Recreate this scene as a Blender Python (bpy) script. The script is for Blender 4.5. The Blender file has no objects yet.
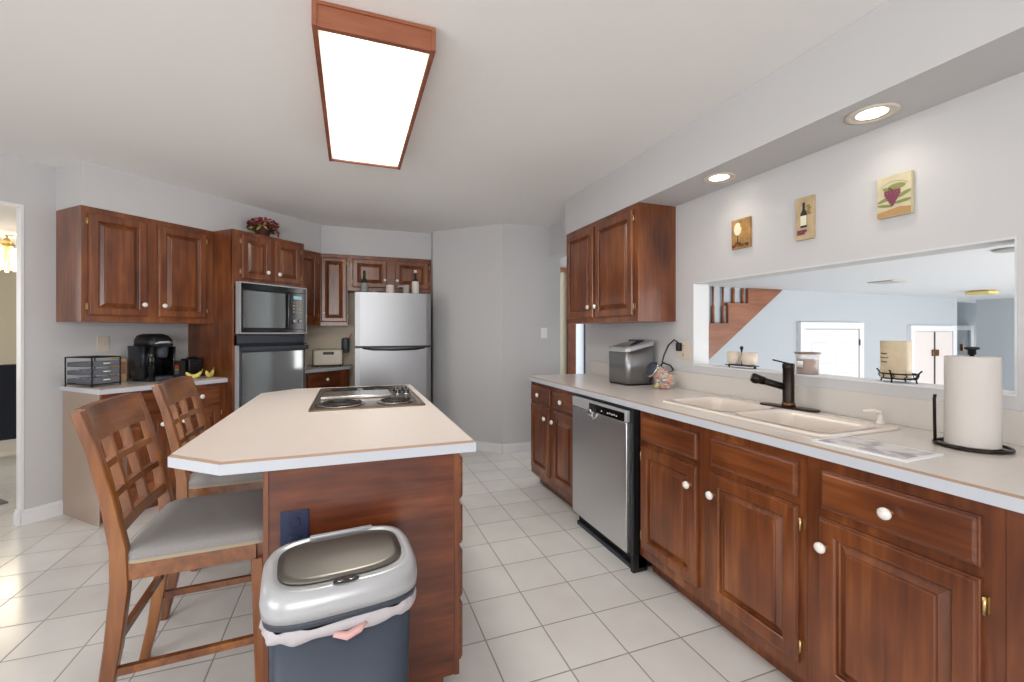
import bpy, bmesh, math, random
from mathutils import Vector, Matrix
random.seed(7)
sc = bpy.context.scene
PI = math.pi
R = math.radians
col = sc.collection

# ------------------------------------------------------------------ camera
cam_d = bpy.data.cameras.new('camera')
cam = bpy.data.objects.new('camera', cam_d); col.objects.link(cam)
sc.camera = cam
cam_d.sensor_width = 36.0
cam_d.lens = 438.0 / 1024 * 36
cam.location = (0, 0, 1.284)
cam.rotation_euler = (R(90), 0, R(-20.154))
cam_d.shift_y = (332.4 - 341.0) / 1024
cam_d.clip_start = 0.05

# ------------------------------------------------------------------ exposure
sc.view_settings.view_transform = 'Standard'
sc.view_settings.look = 'None'
sc.view_settings.gamma = 1.0
sc.view_settings.use_curve_mapping = False
sc.view_settings.exposure = 0.05

# ------------------------------------------------------------------ sky
w = bpy.data.worlds.new('sky'); sc.world = w; w.use_nodes = True
bg = w.node_tree.nodes['Background']
bg.inputs[0].default_value = (0.80, 0.88, 1.0, 1); bg.inputs[1].default_value = 1.0

# ------------------------------------------------------------------ fill lights, area lamps added to brighten the rooms
def area(name, loc, direction, sx, sy, power, color=(1, 1, 1), spread=180):
    l = bpy.data.lights.new(name, 'AREA'); l.shape = 'RECTANGLE'; l.size = sx; l.size_y = sy
    l.energy = power; l.color = color; l.spread = R(spread)
    o = bpy.data.objects.new(name, l); col.objects.link(o); o.location = loc
    o.rotation_euler = Vector(direction).to_track_quat('-Z', 'Y').to_euler()
    return o
FILL_WHITE = (1.0, 0.985, 0.965)
area('fill_rear', (-0.9, -2.96, 1.45), (0, 1, 0.30), 3.4, 1.7, 72, FILL_WHITE, 140)  # added fill behind the camera, tilted up towards the ceiling
area('fill_side', (-3.66, -0.6, 1.45), (1, 0.35, 0.40), 2.6, 1.7, 50, FILL_WHITE, 150)  # added side fill out of view, also tilted upwards
area('fill_family_room', (6.0, -1.3, 0.3), (0, .75, 0.8), 5.0, 1.6, 215, (1.0, 0.98, 0.96))  # added fill, aimed up to brighten the family room ceiling
area('fill_back_hall', (9.9, 3.8, 0.6), (-1, 0, 0), .3, 1.6, 10, (1.0, 0.98, 0.96))  # added at the hall end to lift the dark recess
area('fill_dining_room', (-6.3, 5.6, 1.5), (1, 0.1, 0), 2.0, 1.6, 55, FILL_WHITE)  # added fill for the dining room, no window behind it
area('fill_entry', (4.3, 4.6, 1.5), (-1, .1, 0), 1.2, 1.8, 26, FILL_WHITE)  # added fill for the entry hall, the wall behind is closed

# ------------------------------------------------------------------ materials
def lin(r, g, b):
    f = lambda c: ((c/255.0)/12.92 if c/255.0 <= 0.04045 else ((c/255.0+0.055)/1.055)**2.4)
    return (f(r), f(g), f(b), 1)
def mat(name, rgb, rough=0.5, metal=0.0, coat=0.0, spec=0.5, trans=0.0, emis=None, es=0.0, bump=0.0, bscale=200, noise=0.0, nscale=8, alpha=1.0, ior=1.45):
    m = bpy.data.materials.new(name); m.use_nodes = True
    nt = m.node_tree; b = nt.nodes['Principled BSDF']
    b.inputs['Base Color'].default_value = lin(*rgb)
    b.inputs['Roughness'].default_value = rough; b.inputs['Metallic'].default_value = metal
    b.inputs['Coat Weight'].default_value = coat; b.inputs['Coat Roughness'].default_value = 0.12
    b.inputs['Specular IOR Level'].default_value = spec
    b.inputs['Transmission Weight'].default_value = trans; b.inputs['IOR'].default_value = ior
    b.inputs['Alpha'].default_value = alpha
    if emis: b.inputs['Emission Color'].default_value = lin(*emis); b.inputs['Emission Strength'].default_value = es
    if noise or bump:
        tc = nt.nodes.new('ShaderNodeTexCoord')
    if noise:
        n = nt.nodes.new('ShaderNodeTexNoise'); n.inputs['Scale'].default_value = nscale; n.inputs['Detail'].default_value = 4
        nt.links.new(tc.outputs['Object'], n.inputs['Vector'])
        r = nt.nodes.new('ShaderNodeValToRGB')
        c = lin(*rgb)
        r.color_ramp.elements[0].position = 0.3; r.color_ramp.elements[1].position = 0.7
        r.color_ramp.elements[0].color = tuple(x*(1-noise) for x in c[:3])+(1,)
        r.color_ramp.elements[1].color = tuple(min(1, x*(1+noise)) for x in c[:3])+(1,)
        nt.links.new(n.outputs['Fac'], r.inputs['Fac']); nt.links.new(r.outputs['Color'], b.inputs['Base Color'])
    if bump:
        n = nt.nodes.new('ShaderNodeTexNoise'); n.inputs['Scale'].default_value = bscale; n.inputs['Detail'].default_value = 3
        nt.links.new(tc.outputs['Object'], n.inputs['Vector'])
        bp = nt.nodes.new('ShaderNodeBump'); bp.inputs['Strength'].default_value = bump; bp.inputs['Distance'].default_value = 0.002
        nt.links.new(n.outputs['Fac'], bp.inputs['Height']); nt.links.new(bp.outputs['Normal'], b.inputs['Normal'])
    return m
def wood(name, dark, mid, light, grain='Z', rough=0.32, coat=0.35, blotch=2.5, spec=0.5):
    m = bpy.data.materials.new(name); m.use_nodes = True
    nt = m.node_tree; b = nt.nodes['Principled BSDF']; N = nt.nodes.new; K = nt.links.new
    tc = N('ShaderNodeTexCoord'); mp = N('ShaderNodeMapping')
    s = [42, 42, 42]; s['XYZ'.index(grain)] = 2.6
    mp.inputs['Scale'].default_value = s
    K(tc.outputs['Object'], mp.inputs['Vector'])
    n1 = N('ShaderNodeTexNoise'); n1.inputs['Scale'].default_value = 1.0; n1.inputs['Detail'].default_value = 6; n1.inputs['Distortion'].default_value = 0.6
    K(mp.outputs['Vector'], n1.inputs['Vector'])
    mp2 = N('ShaderNodeMapping'); s2 = [blotch*2.2]*3; s2['XYZ'.index(grain)] = blotch*0.8
    mp2.inputs['Scale'].default_value = s2; K(tc.outputs['Object'], mp2.inputs['Vector'])
    n2 = N('ShaderNodeTexNoise'); n2.inputs['Scale'].default_value = 1.0; n2.inputs['Detail'].default_value = 3
    K(mp2.outputs['Vector'], n2.inputs['Vector'])
    mx = N('ShaderNodeMath'); mx.operation = 'MULTIPLY_ADD'; mx.inputs[1].default_value = 0.30
    K(n1.outputs['Fac'], mx.inputs[0])
    m2 = N('ShaderNodeMath'); m2.operation = 'MULTIPLY'; m2.inputs[1].default_value = 0.50
    K(n2.outputs['Fac'], m2.inputs[0]); K(m2.outputs[0], mx.inputs[2])
    r = N('ShaderNodeValToRGB'); e = r.color_ramp.elements
    e[0].position = 0.27; e[0].color = lin(*dark); e[1].position = 0.56; e[1].color = lin(*light)
    x = e.new(0.41); x.color = lin(*mid)
    K(mx.outputs[0], r.inputs['Fac']); K(r.outputs['Color'], b.inputs['Base Color'])
    b.inputs['Roughness'].default_value = rough; b.inputs['Coat Weight'].default_value = coat
    b.inputs['Coat Roughness'].default_value = 0.18; b.inputs['Specular IOR Level'].default_value = spec
    return m
CH = dict(dark=(74, 34, 17), mid=(118, 63, 31), light=(158, 96, 51), rough=.32, coat=.42)
M = {}
M['wood'] = wood('cherry_wood_upright_grain', **CH)
M['wood_h'] = wood('cherry_wood_level_grain', grain='X', **CH)
M['ply'] = wood('cherry_plywood_panel', (66, 28, 14), (104, 50, 25), (140, 78, 40), grain='X', rough=0.3, coat=0.35, blotch=4)
M['wood_y'] = wood('cherry_wood_deep_grain', grain='Y', **CH)
M['chair'] = wood('golden_brown_chair_wood', (84, 43, 17), (130, 74, 30), (168, 108, 48), rough=0.3, coat=0.6, blotch=3)
M['chair_h'] = wood('golden_brown_chair_rail_wood', (84, 43, 17), (130, 74, 30), (168, 108, 48), grain='Y', rough=0.3, coat=0.6, blotch=3)
M['fixwood'] = wood('reddish_light_frame_wood', (120, 66, 42), (146, 86, 60), (166, 104, 76), grain='X', rough=0.45, coat=0.1)
M['stair'] = wood('stair_oak', (110, 62, 34), (142, 84, 50), (164, 104, 66), grain='X', rough=0.4, coat=0.1)
M['shadow'] = mat('cabinet_inside_dark', (40, 20, 14), 0.8)
M['taupe'] = mat('taupe_end_panel', (168, 146, 128), 0.3, coat=0.2, noise=0.05, nscale=3)
M['wall'] = mat('wall_paint_pale_grey', (201, 200, 201), 0.75, bump=0.05, bscale=300)
M['wallwarm'] = M['wall']
M['ceil'] = mat('ceiling_paint', (243, 242, 241), 0.9, bump=0.08, bscale=400)
M['trim'] = mat('trim_white', (232, 232, 234), 0.45)
M['farwall'] = mat('far_room_blue_grey_paint', (184, 191, 196), 0.8)
M['farceil'] = mat('far_room_ceiling', (226, 229, 232), 0.9)
M['dinwall'] = mat('dining_room_tan_paint', (186, 180, 164), 0.8)
M['door'] = mat('white_door_paint', (232, 234, 238), 0.5)
M['tan'] = mat('tan_alcove_paint', (234, 220, 198), 0.8)
M['lam'] = mat('almond_laminate_top', (226, 214, 205), 0.3, noise=0.015, nscale=60)
M['lam_r'] = mat('pale_laminate_top', (222, 214, 207), 0.22, noise=0.015, nscale=60)
M['lamedge'] = mat('white_laminate_edge', (198, 202, 210), 0.4)
M['lamstrip'] = mat('brown_edge_line', (168, 140, 118), 0.5)
M['sink'] = mat('almond_sink_enamel', (230, 218, 207), 0.15, coat=0.5)
M['bronze'] = mat('oil_rubbed_bronze', (44, 36, 32), 0.32, metal=0.7)
M['brass'] = mat('brass', (216, 188, 130), 0.35, metal=1.0)
M['agedbrass'] = mat('aged_brass', (120, 84, 52), 0.4, metal=0.8)
M['knob'] = mat('white_porcelain', (240, 236, 230), 0.18, coat=0.6)
M['black'] = mat('black_plastic', (22, 23, 26), 0.35)
M['blackgloss'] = mat('black_gloss', (14, 15, 18), 0.08, coat=0.5)
M['darkglass'] = mat('dark_oven_glass', (150, 154, 154), 0.06, coat=0.6, spec=1.0, metal=0.7)
M['dgrey'] = mat('dark_grey_plastic', (58, 64, 74), 0.45)
M['podgrey'] = mat('grey_mesh_drawer', (104, 110, 120), 0.4, metal=.3)
M['bin'] = mat('charcoal_bin_body', (62, 70, 84), 0.42, noise=0.05)
M['silver'] = mat('silver_plastic', (184, 185, 188), 0.28, metal=0.25)
M['white'] = mat('white_plastic', (236, 236, 236), 0.4)
M['paper'] = mat('paper_towel_white', (206, 200, 195), 0.95, bump=0.4, bscale=120)
M['cream'] = mat('cream_plastic', (228, 220, 200), 0.4)
M['plate'] = mat('almond_cover_plate', (212, 200, 184), 0.4)
M['fabric'] = mat('grey_seat_fabric', (152, 149, 147), 0.95, bump=0.6, bscale=900, noise=0.10, nscale=420)
M['piping'] = mat('tan_seat_band', (172, 158, 136), 0.9)
M['liner'] = mat('thin_white_bag', (206, 200, 204), 0.4, alpha=0.85)
M['lid'] = mat('brushed_grey_lid', (116, 112, 106), 0.33, metal=0.9)
M['chrome'] = mat('chrome', (205, 207, 210), 0.12, metal=1.0)
M['glass'] = mat('clear_glass', (240, 245, 246), 0.03, trans=1.0)
M['frost'] = mat('textured_glowing_entry_glass', (205, 215, 225), 0.3, emis=(220, 230, 240), es=0.6, bump=0.8, bscale=60)  # glow added to the pane, in place of daylight behind it
def steel(name, rgb, rough, axis='Z'):
    m = mat(name, rgb, rough, metal=1.0)
    nt = m.node_tree; b = nt.nodes['Principled BSDF']; N = nt.nodes.new; K = nt.links.new
    tc = N('ShaderNodeTexCoord'); mp = N('ShaderNodeMapping'); s = [220, 220, 220]; s['XYZ'.index(axis)] = 3
    mp.inputs['Scale'].default_value = s; K(tc.outputs['Object'], mp.inputs['Vector'])
    n = N('ShaderNodeTexNoise'); n.inputs['Scale'].default_value = 1; n.inputs['Detail'].default_value = 3; K(mp.outputs['Vector'], n.inputs['Vector'])
    bp = N('ShaderNodeBump'); bp.inputs['Strength'].default_value = 0.12; bp.inputs['Distance'].default_value = 0.001
    K(n.outputs['Fac'], bp.inputs['Height']); K(bp.outputs['Normal'], b.inputs['Normal'])
    return m
M['steel'] = steel('brushed_stainless', (158, 159, 162), 0.40, 'Z')
M['steel_dw'] = steel('brushed_stainless_dishwasher', (222, 223, 226), 0.34, 'Z')
M['steel_h'] = steel('brushed_stainless_level', (200, 198, 196), 0.25, 'X')
M['rug'] = mat('grey_rug', (120, 120, 122), 1.0, bump=0.8, bscale=500, noise=0.15, nscale=80)
M['lightdiff'] = mat('fluorescent_diffuser', (255, 252, 240), 0.4, emis=(255, 252, 244), es=3.2)
def tubes_glow():
    m = M['lightdiff']; nt = m.node_tree; b = nt.nodes['Principled BSDF']; N = nt.nodes.new; K = nt.links.new
    tc = N('ShaderNodeTexCoord'); sp = N('ShaderNodeSeparateXYZ'); K(tc.outputs['Object'], sp.inputs[0])
    a = N('ShaderNodeMath'); a.operation = 'ABSOLUTE'; K(sp.outputs[0], a.inputs[0])
    d = N('ShaderNodeMath'); d.operation = 'SUBTRACT'; d.inputs[1].default_value = .085; K(a.outputs[0], d.inputs[0])
    e = N('ShaderNodeMath'); e.operation = 'ABSOLUTE'; K(d.outputs[0], e.inputs[0])
    r = N('ShaderNodeMapRange'); r.interpolation_type = 'SMOOTHERSTEP'; r.inputs['From Min'].default_value = .02; r.inputs['From Max'].default_value = .125; r.inputs['To Min'].default_value = 1; r.inputs['To Max'].default_value = 0; K(e.outputs[0], r.inputs['Value'])
    ay = N('ShaderNodeMath'); ay.operation = 'ABSOLUTE'; K(sp.outputs[1], ay.inputs[0])
    q = N('ShaderNodeMapRange'); q.interpolation_type = 'SMOOTHERSTEP'; q.inputs['From Min'].default_value = .46; q.inputs['From Max'].default_value = .64; q.inputs['To Min'].default_value = 1; q.inputs['To Max'].default_value = 0; K(ay.outputs[0], q.inputs['Value'])
    p = N('ShaderNodeMath'); p.operation = 'MULTIPLY'; K(r.outputs[0], p.inputs[0]); K(q.outputs[0], p.inputs[1])
    f = N('ShaderNodeMath'); f.operation = 'MULTIPLY_ADD'; f.inputs[1].default_value = 16.0; f.inputs[2].default_value = .55; K(p.outputs[0], f.inputs[0])
    K(f.outputs[0], b.inputs['Emission Strength'])
tubes_glow()
M['bulb'] = mat('lamp_face', (255, 250, 240), 0.4, emis=(255, 244, 224), es=6.0)
M['crystal'] = mat('lit_crystal', (250, 240, 220), 0.1, emis=(255, 232, 190), es=.8)

# floor tiles : square ceramic tiles with grout, in a brick node without offset
def tiles():
    m = bpy.data.materials.new('white_ceramic_floor_tile'); m.use_nodes = True
    nt = m.node_tree; b = nt.nodes['Principled BSDF']; N = nt.nodes.new; K = nt.links.new
    tc = N('ShaderNodeTexCoord'); sp = N('ShaderNodeSeparateXYZ'); K(tc.outputs['Object'], sp.inputs[0])
    def axis(out, off, pitch):
        a = N('ShaderNodeMath'); a.operation = 'SUBTRACT'; a.inputs[1].default_value = off; K(out, a.inputs[0])
        d = N('ShaderNodeMath'); d.operation = 'DIVIDE'; d.inputs[1].default_value = pitch; K(a.outputs[0], d.inputs[0])
        f = N('ShaderNodeMath'); f.operation = 'FRACT'; K(d.outputs[0], f.inputs[0])
        s = N('ShaderNodeMath'); s.operation = 'SUBTRACT'; s.inputs[1].default_value = 0.5; K(f.outputs[0], s.inputs[0])
        ab = N('ShaderNodeMath'); ab.operation = 'ABSOLUTE'; K(s.outputs[0], ab.inputs[0])
        mr = N('ShaderNodeMapRange'); mr.inputs['From Min'].default_value = 0.5-0.0042/pitch; mr.inputs['From Max'].default_value = 0.5-0.0018/pitch
        K(ab.outputs[0], mr.inputs['Value'])
        fl = N('ShaderNodeMath'); fl.operation = 'FLOOR'; K(d.outputs[0], fl.inputs[0])
        return mr.outputs[0], fl.outputs[0]
    gx, ix = axis(sp.outputs[0], 1.043, 0.2585)
    gy, iy = axis(sp.outputs[1], 2.0190, 0.2665)
    g = N('ShaderNodeMath'); g.operation = 'MAXIMUM'; K(gx, g.inputs[0]); K(gy, g.inputs[1])
    cb = N('ShaderNodeCombineXYZ'); K(ix, cb.inputs[0]); K(iy, cb.inputs[1])
    wn = N('ShaderNodeTexWhiteNoise'); wn.noise_dimensions = '3D'; K(cb.outputs[0], wn.inputs['Vector'])
    ns = N('ShaderNodeTexNoise'); ns.inputs['Scale'].default_value = 5; ns.inputs['Detail'].default_value = 5; K(tc.outputs['Object'], ns.inputs['Vector'])
    ad = N('ShaderNodeMath'); ad.operation = 'MULTIPLY_ADD'; ad.inputs[1].default_value = 0.35; K(wn.outputs['Value'], ad.inputs[0]); K(ns.outputs['Fac'], ad.inputs[2])
    cr = N('ShaderNodeValToRGB'); cr.color_ramp.elements[0].position = 0.3; cr.color_ramp.elements[0].color = lin(222, 219, 215)
    cr.color_ramp.elements[1].position = 1.0; cr.color_ramp.elements[1].color = lin(236, 234, 231); K(ad.outputs[0], cr.inputs['Fac'])
    mx = N('ShaderNodeMix'); mx.data_type = 'RGBA'; K(g.outputs[0], mx.inputs['Factor']); K(cr.outputs['Color'], mx.inputs['A'])
    mx.inputs['B'].default_value = lin(158, 152, 146); K(mx.outputs['Result'], b.inputs['Base Color'])
    rr = N('ShaderNodeMapRange'); rr.inputs['To Min'].default_value = 0.22; rr.inputs['To Max'].default_value = 0.8; K(g.outputs[0], rr.inputs['Value'])
    K(rr.outputs[0], b.inputs['Roughness'])
    bp = N('ShaderNodeBump'); bp.invert = True; bp.inputs['Strength'].default_value = 0.4; bp.inputs['Distance'].default_value = 0.002
    K(g.outputs[0], bp.inputs['Height']); K(bp.outputs['Normal'], b.inputs['Normal'])
    return m
M['tile'] = tiles()

# ------------------------------------------------------------------ mesh helpers
class MB:
    """collects shapes, builds ONE mesh object"""
    def __init__(s): s.bm = bmesh.new(); s.mats = []
    def mi(s, m):
        if m is None: return 0
        if m not in s.mats: s.mats.append(m)
        return s.mats.index(m)
    def _add(s, verts, faces, m=None, smooth=False):
        vs = [s.bm.verts.new(v) for v in verts]; i = s.mi(m); out = []
        for f in faces:
            try:
                fc = s.bm.faces.new([vs[k] for k in f]); fc.material_index = i; fc.smooth = smooth; out.append(fc)
            except ValueError: pass
        return vs, out
    def box(s, x0, x1, y0, y1, z0, z1, m=None, bev=0.0, seg=2):
        x0, x1 = min(x0, x1), max(x0, x1); y0, y1 = min(y0, y1), max(y0, y1); z0, z1 = min(z0, z1), max(z0, z1)
        V = [(x, y, z) for z in (z0, z1) for x, y in ((x0, y0), (x1, y0), (x1, y1), (x0, y1))]
        F = [(0, 3, 2, 1), (4, 5, 6, 7), (0, 1, 5, 4), (1, 2, 6, 5), (2, 3, 7, 6), (3, 0, 4, 7)]
        vs, fs = s._add(V, F, m)
        if bev:
            es = {e for f in fs for e in f.edges}
            r = bmesh.ops.bevel(s.bm, geom=list(es), offset=bev, segments=seg, affect='EDGES', profile=0.5)
            for f in r['faces']: f.material_index = s.mi(m); f.smooth = True
        return s
    def prism(s, poly, z0, z1, m=None):
        n = len(poly)
        V = [(x, y, z0) for x, y in poly]+[(x, y, z1) for x, y in poly]
        F = [tuple(range(n))[::-1], tuple(range(n, 2*n))]+[(i, (i+1) % n, n+(i+1) % n, n+i) for i in range(n)]
        s._add(V, F, m); return s
    def rings(s, rs, m=None, cap0=True, cap1=True, smooth=True, close=True):
        n = len(rs[0]); V = [v for r in rs for v in r]; F = []
        for k in range(len(rs)-1):
            for i in range(n if close else n-1):
                j = (i+1) % n; F.append((k*n+i, k*n+j, (k+1)*n+j, (k+1)*n+i))
        vs, fs = s._add(V, F, m, smooth)
        i = s.mi(m)
        if cap0:
            f = s.bm.faces.new(vs[:n][::-1]); f.material_index = i
        if cap1:
            f = s.bm.faces.new(vs[-n:]); f.material_index = i
        return s
    def lathe(s, prof, m=None, c=(0, 0, 0), axis='Z', n=24, sx=1.0, sy=1.0, cap=True):
        rs = []
        for r, h in prof:
            ring = []
            for k in range(n):
                a = 2*PI*k/n; u, v = r*math.cos(a)*sx, r*math.sin(a)*sy
                if axis == 'Z': p = (c[0]+u, c[1]+v, c[2]+h)
                elif axis == 'Y': p = (c[0]+u, c[1]+h, c[2]+v)
                else: p = (c[0]+h, c[1]+u, c[2]+v)
                ring.append(p)
            rs.append(ring)
        s.rings(rs, m, cap, cap); return s
    def tube(s, pts, r, m=None, n=10, closed=False):
        pts = [Vector(p) for p in pts]; rs = []; N = len(pts)
        prev = None
        for i, p in enumerate(pts):
            rad = r[i] if isinstance(r, (list, tuple)) else r
            if closed: d = pts[(i+1) % N]-pts[i-1]
            else: d = (pts[min(i+1, N-1)]-pts[max(i-1, 0)])
            d.normalize()
            up = prev if prev is not None else (Vector((0, 0, 1)) if abs(d.z) < .9 else Vector((1, 0, 0)))
            a = d.cross(up); a.normalize(); b = a.cross(d); b.normalize(); prev = b
            rs.append([p+a*math.cos(2*PI*k/n)*rad+b*math.sin(2*PI*k/n)*rad for k in range(n)])
        if closed: rs.append(rs[0])
        s.rings(rs, m, not closed, not closed); return s
    def beam(s, pts, wid, thk, m=None, side=(0, 1, 0)):
        """rectangular bar swept along pts; wid along 'side', thk across (may be lists)"""
        pts = [Vector(p) for p in pts]; sd = Vector(side); rs = []; N = len(pts)
        for i, p in enumerate(pts):
            d = (pts[min(i+1, N-1)]-pts[max(i-1, 0)]).normalized()
            q = d.cross(sd).normalized(); w_ = (wid[i] if isinstance(wid, (list, tuple)) else wid)/2; t_ = (thk[i] if isinstance(thk, (list, tuple)) else thk)/2
            b = min(w_, t_)*0.22
            cs = [(-w_+b, -t_), (w_-b, -t_), (w_, -t_+b), (w_, t_-b), (w_-b, t_), (-w_+b, t_), (-w_, t_-b), (-w_, -t_+b)]
            rs.append([p+sd*a+q*c for a, c in cs])
        s.rings(rs, m, smooth=False); return s
    def sphere(s, c, r, m=None, sc_=(1, 1, 1), n=14):
        rs = []
        for i in range(1, n//2):
            t = PI*i/(n//2); rs.append([(c[0]+r*sc_[0]*math.sin(t)*math.cos(2*PI*k/n), c[1]+r*sc_[1]*math.sin(t)*math.sin(2*PI*k/n), c[2]-r*sc_[2]*math.cos(t)) for k in range(n)])
        s.rings(rs, m); return s
    def xf(s, mtx):
        bmesh.ops.transform(s.bm, matrix=mtx, verts=s.bm.verts); return s
    def build(s, name, m=None, parent=None, loc=None):
        bmesh.ops.recalc_face_normals(s.bm, faces=s.bm.faces)
        me = bpy.data.meshes.new(name); s.bm.to_mesh(me); s.bm.free()
        for x in (s.mats or [m]): me.materials.append(x)
        if m is not None and s.mats and s.mats[0] is None: pass
        o = bpy.data.objects.new(name, me); col.objects.link(o)
        if parent: o.parent = parent
        if loc: o.location = loc
        return o
def B(*a, m=None, bev=0.0): return MB().box(*a, m=m, bev=bev)
def tag(o, label=None, cat=None, group=None):
    if label: o['label'] = label
    if cat: o['category'] = cat
    if group: o['group'] = group
    return o
def thing(name, label, cat, loc=(0, 0, 0), rz=0.0, group=None):
    o = bpy.data.objects.new(name, None); col.objects.link(o); o.empty_display_size = 0.1
    o.location = loc; o.rotation_euler = (0, 0, rz)
    return tag(o, label, cat, group)
def part(name, mb, m, parent, label=None, loc=None):
    o = mb.build(name, m, parent, loc)
    if label: o['label'] = label
    return o
def struct(name, mb, m, parent=None):
    o = mb.build(name, m, parent)
    if not parent: o['kind'] = 'structure'
    return o
def copy_tree(o, parent=None):
    c = o.copy(); col.objects.link(c)
    if parent: c.parent = parent
    for ch in list(o.children): copy_tree(ch, c)
    return c
def boolean_cut(o, cutters):
    for c in cutters:
        md = o.modifiers.new('cut', 'BOOLEAN'); md.operation = 'DIFFERENCE'; md.object = c; md.solver = 'EXACT'
    dg = bpy.context.evaluated_depsgraph_get(); dg.update()
    me = bpy.data.meshes.new_from_object(o.evaluated_get(dg))
    o.modifiers.clear(); o.data = me
    for c in cutters: bpy.data.objects.remove(c)
def rrect(a, b, r, z, n=6, cx=0, cy=0):
    pts = []
    for qx, qy, a0 in ((1, 1, 0), (-1, 1, 90), (-1, -1, 180), (1, -1, 270)):
        for k in range(n+1):
            t = R(a0+90*k/n); pts.append((cx+qx*(a-r)+r*math.cos(t), cy+qy*(b-r)+r*math.sin(t), z))
    return pts
def supel(a, b, z, e=3.6, n=48, cx=0, cy=0):
    out = []
    for k in range(n):
        t = 2*PI*k/n; c, s_ = math.cos(t), math.sin(t)
        out.append((cx+a*math.copysign(abs(c)**(2/e), c), cy+b*math.copysign(abs(s_)**(2/e), s_), z))
    return out
def L(s_, d):                       # the 45 degree wall: s along it, d away from the camera side
    q = math.sqrt(.5); return (q*s_-q*d, q*s_+q*d)

# ------------------------------------------------------------------ room shell
H = 2.44
XW = 2.063
WD = 4.19
struct('floor', B(-8, 2.25, -3.1, 9.5, -0.06, 0), M['tile'])
struct('floor_entry', B(2.25, 4.6, 3.63, 9.5, -0.06, 0), M['tile'])
struct('ceiling', MB().box(-8, 2.183, -3.1, 9.5, H, H+0.06), M['ceil'])
struct('ceiling_entry', MB().box(2.183, 4.6, 3.51, 9.5, H, H+0.06), M['ceil'])
rw = MB()
rw.box(XW, XW+.12, -3.1, .781, 0, H); rw.box(XW, XW+.12, .781, 2.243, 0, 1.072); rw.box(XW, XW+.12, .781, 2.243, 1.602, H)
rw.box(XW, XW+.12, 2.243, 3.62, 0, H); rw.box(XW, XW+.12, 3.62, 4.39, 2.112, H)
struct('wall_right', rw, M['wall'])
struct('soffit_right', B(1.758, XW-.001, -3.1, 3.44, 2.136, H-.001), M['wall'])
struct('wall_far', B(1.508, 2.183, 4.39, 4.51, 0, H), M['wall'])
struct('wall_pantry', MB().prism([(1.508, 4.39), (1.508, 4.51), (.90, 5.19), (.878, 5.02)], 0, H), M['wall'])
struct('wall_alcove', B(.878, .95, 5.02, 5.56, 0, H), M['wall'])
struct('wall_back', B(-.60, .878, 5.44, 5.56, 0, H), M['tan'])
a, b, c_, d_ = L(1.285, WD), L(3.50, WD), L(3.60, WD+.06), L(1.285, WD+.06)
lw = MB().prism([a, b, c_, d_], 0, H)
a, b, c_, d_ = L(.22, WD), L(1.285, WD), L(1.285, WD+.06), L(.22, WD+.06)
lw.prism([a, b, c_, d_], 2.135, H)
a, b, c_, d_ = L(-1.05, WD), L(.22, WD), L(.22, WD+.06), L(-1.05, WD+.06)
lw.prism([a, b, c_, d_], 0, H)
struct('wall_left', lw, M['wall'])
# white jamb lining of the dining room doorway
jb = MB().prism([L(1.270, WD-.004), L(1.2849, WD-.004), L(1.2849, WD+.064), L(1.270, WD+.064)], 0, 2.134)
jb.prism([L(.235, WD-.004), L(1.27, WD-.004), L(1.27, WD+.064), L(.235, WD+.064)], 2.118, 2.1345)
jb.prism([L(.2201, WD-.004), L(.235, WD-.004), L(.235, WD+.064), L(.2201, WD+.064)], 0, 2.134)
struct('trim_1', jb, M['trim'])
# soffit over the left uppers and the back uppers
struct('soffit_left', MB().prism([L(1.442, 3.836), L(3.397, 3.836), L(3.483, WD-.001), L(1.442, WD-.001)], 2.136, H-.001), M['wall'])
struct('soffit_back', MB().prism([(-.33, 5.136), (.877, 5.136), (.877, 5.439), (-.50, 5.439)], 2.136, H-.001), M['wall'])
# walls behind the camera, with window openings added for the fill lights
wb = MB()
for x0, x1, z0, z1 in ((-3.9, -2.6, 0, H), (-2.6, .8, 0, .6), (-2.6, .8, 2.3, H), (.8, 2.2, 0, H)): wb.box(x0, x1, -3.1, -2.99, z0, z1)
struct('wall_rear', wb, M['wall'])
wl = MB()
for y0, y1, z0, z1 in ((-3.1, -1.9, 0, H), (-1.9, .7, 0, .6), (-1.9, .7, 2.3, H), (.7, 2.4, 0, H)): wl.box(-3.82, -3.70, y0, y1, z0, z1)
struct('wall_side', wl, M['wall'])
def window_frame(name, along, x0, x1, z0, z1, at):
    f = MB()
    def bx(a0, a1, b0, b1):
        if along == 'x': f.box(a0, a1, at-.03, at+.03, b0, b1)
        else: f.box(at-.03, at+.03, a0, a1, b0, b1)
    bx(x0, x1, z0, z0+.06); bx(x0, x1, z1-.06, z1); n = 3
    for k in range(n+1):
        x = x0+(x1-x0-.06)*k/n; bx(x, x+.06, z0, z1)
    struct(name, f, M['trim'])
window_frame('added_window_1', 'x', -2.6, .8, .6, 2.3, -3.04)  # unseen window, added around the rear fill light
window_frame('added_window_2', 'y', -1.9, .7, .6, 2.3, -3.76)  # unseen window, added around the side fill light
# dining room beyond the doorway
dn = MB().box(-6.6, -6.5, .5, 9.5, 0, H).box(-6.6, -1.0, 9.0, 9.1, 0, H).box(-1.05, -.95, 5.75, 9.1, 0, H).box(-6.5, -3.8, 2.3, 2.4, 0, H)
struct('wall_dining', dn, M['dinwall'])
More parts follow.
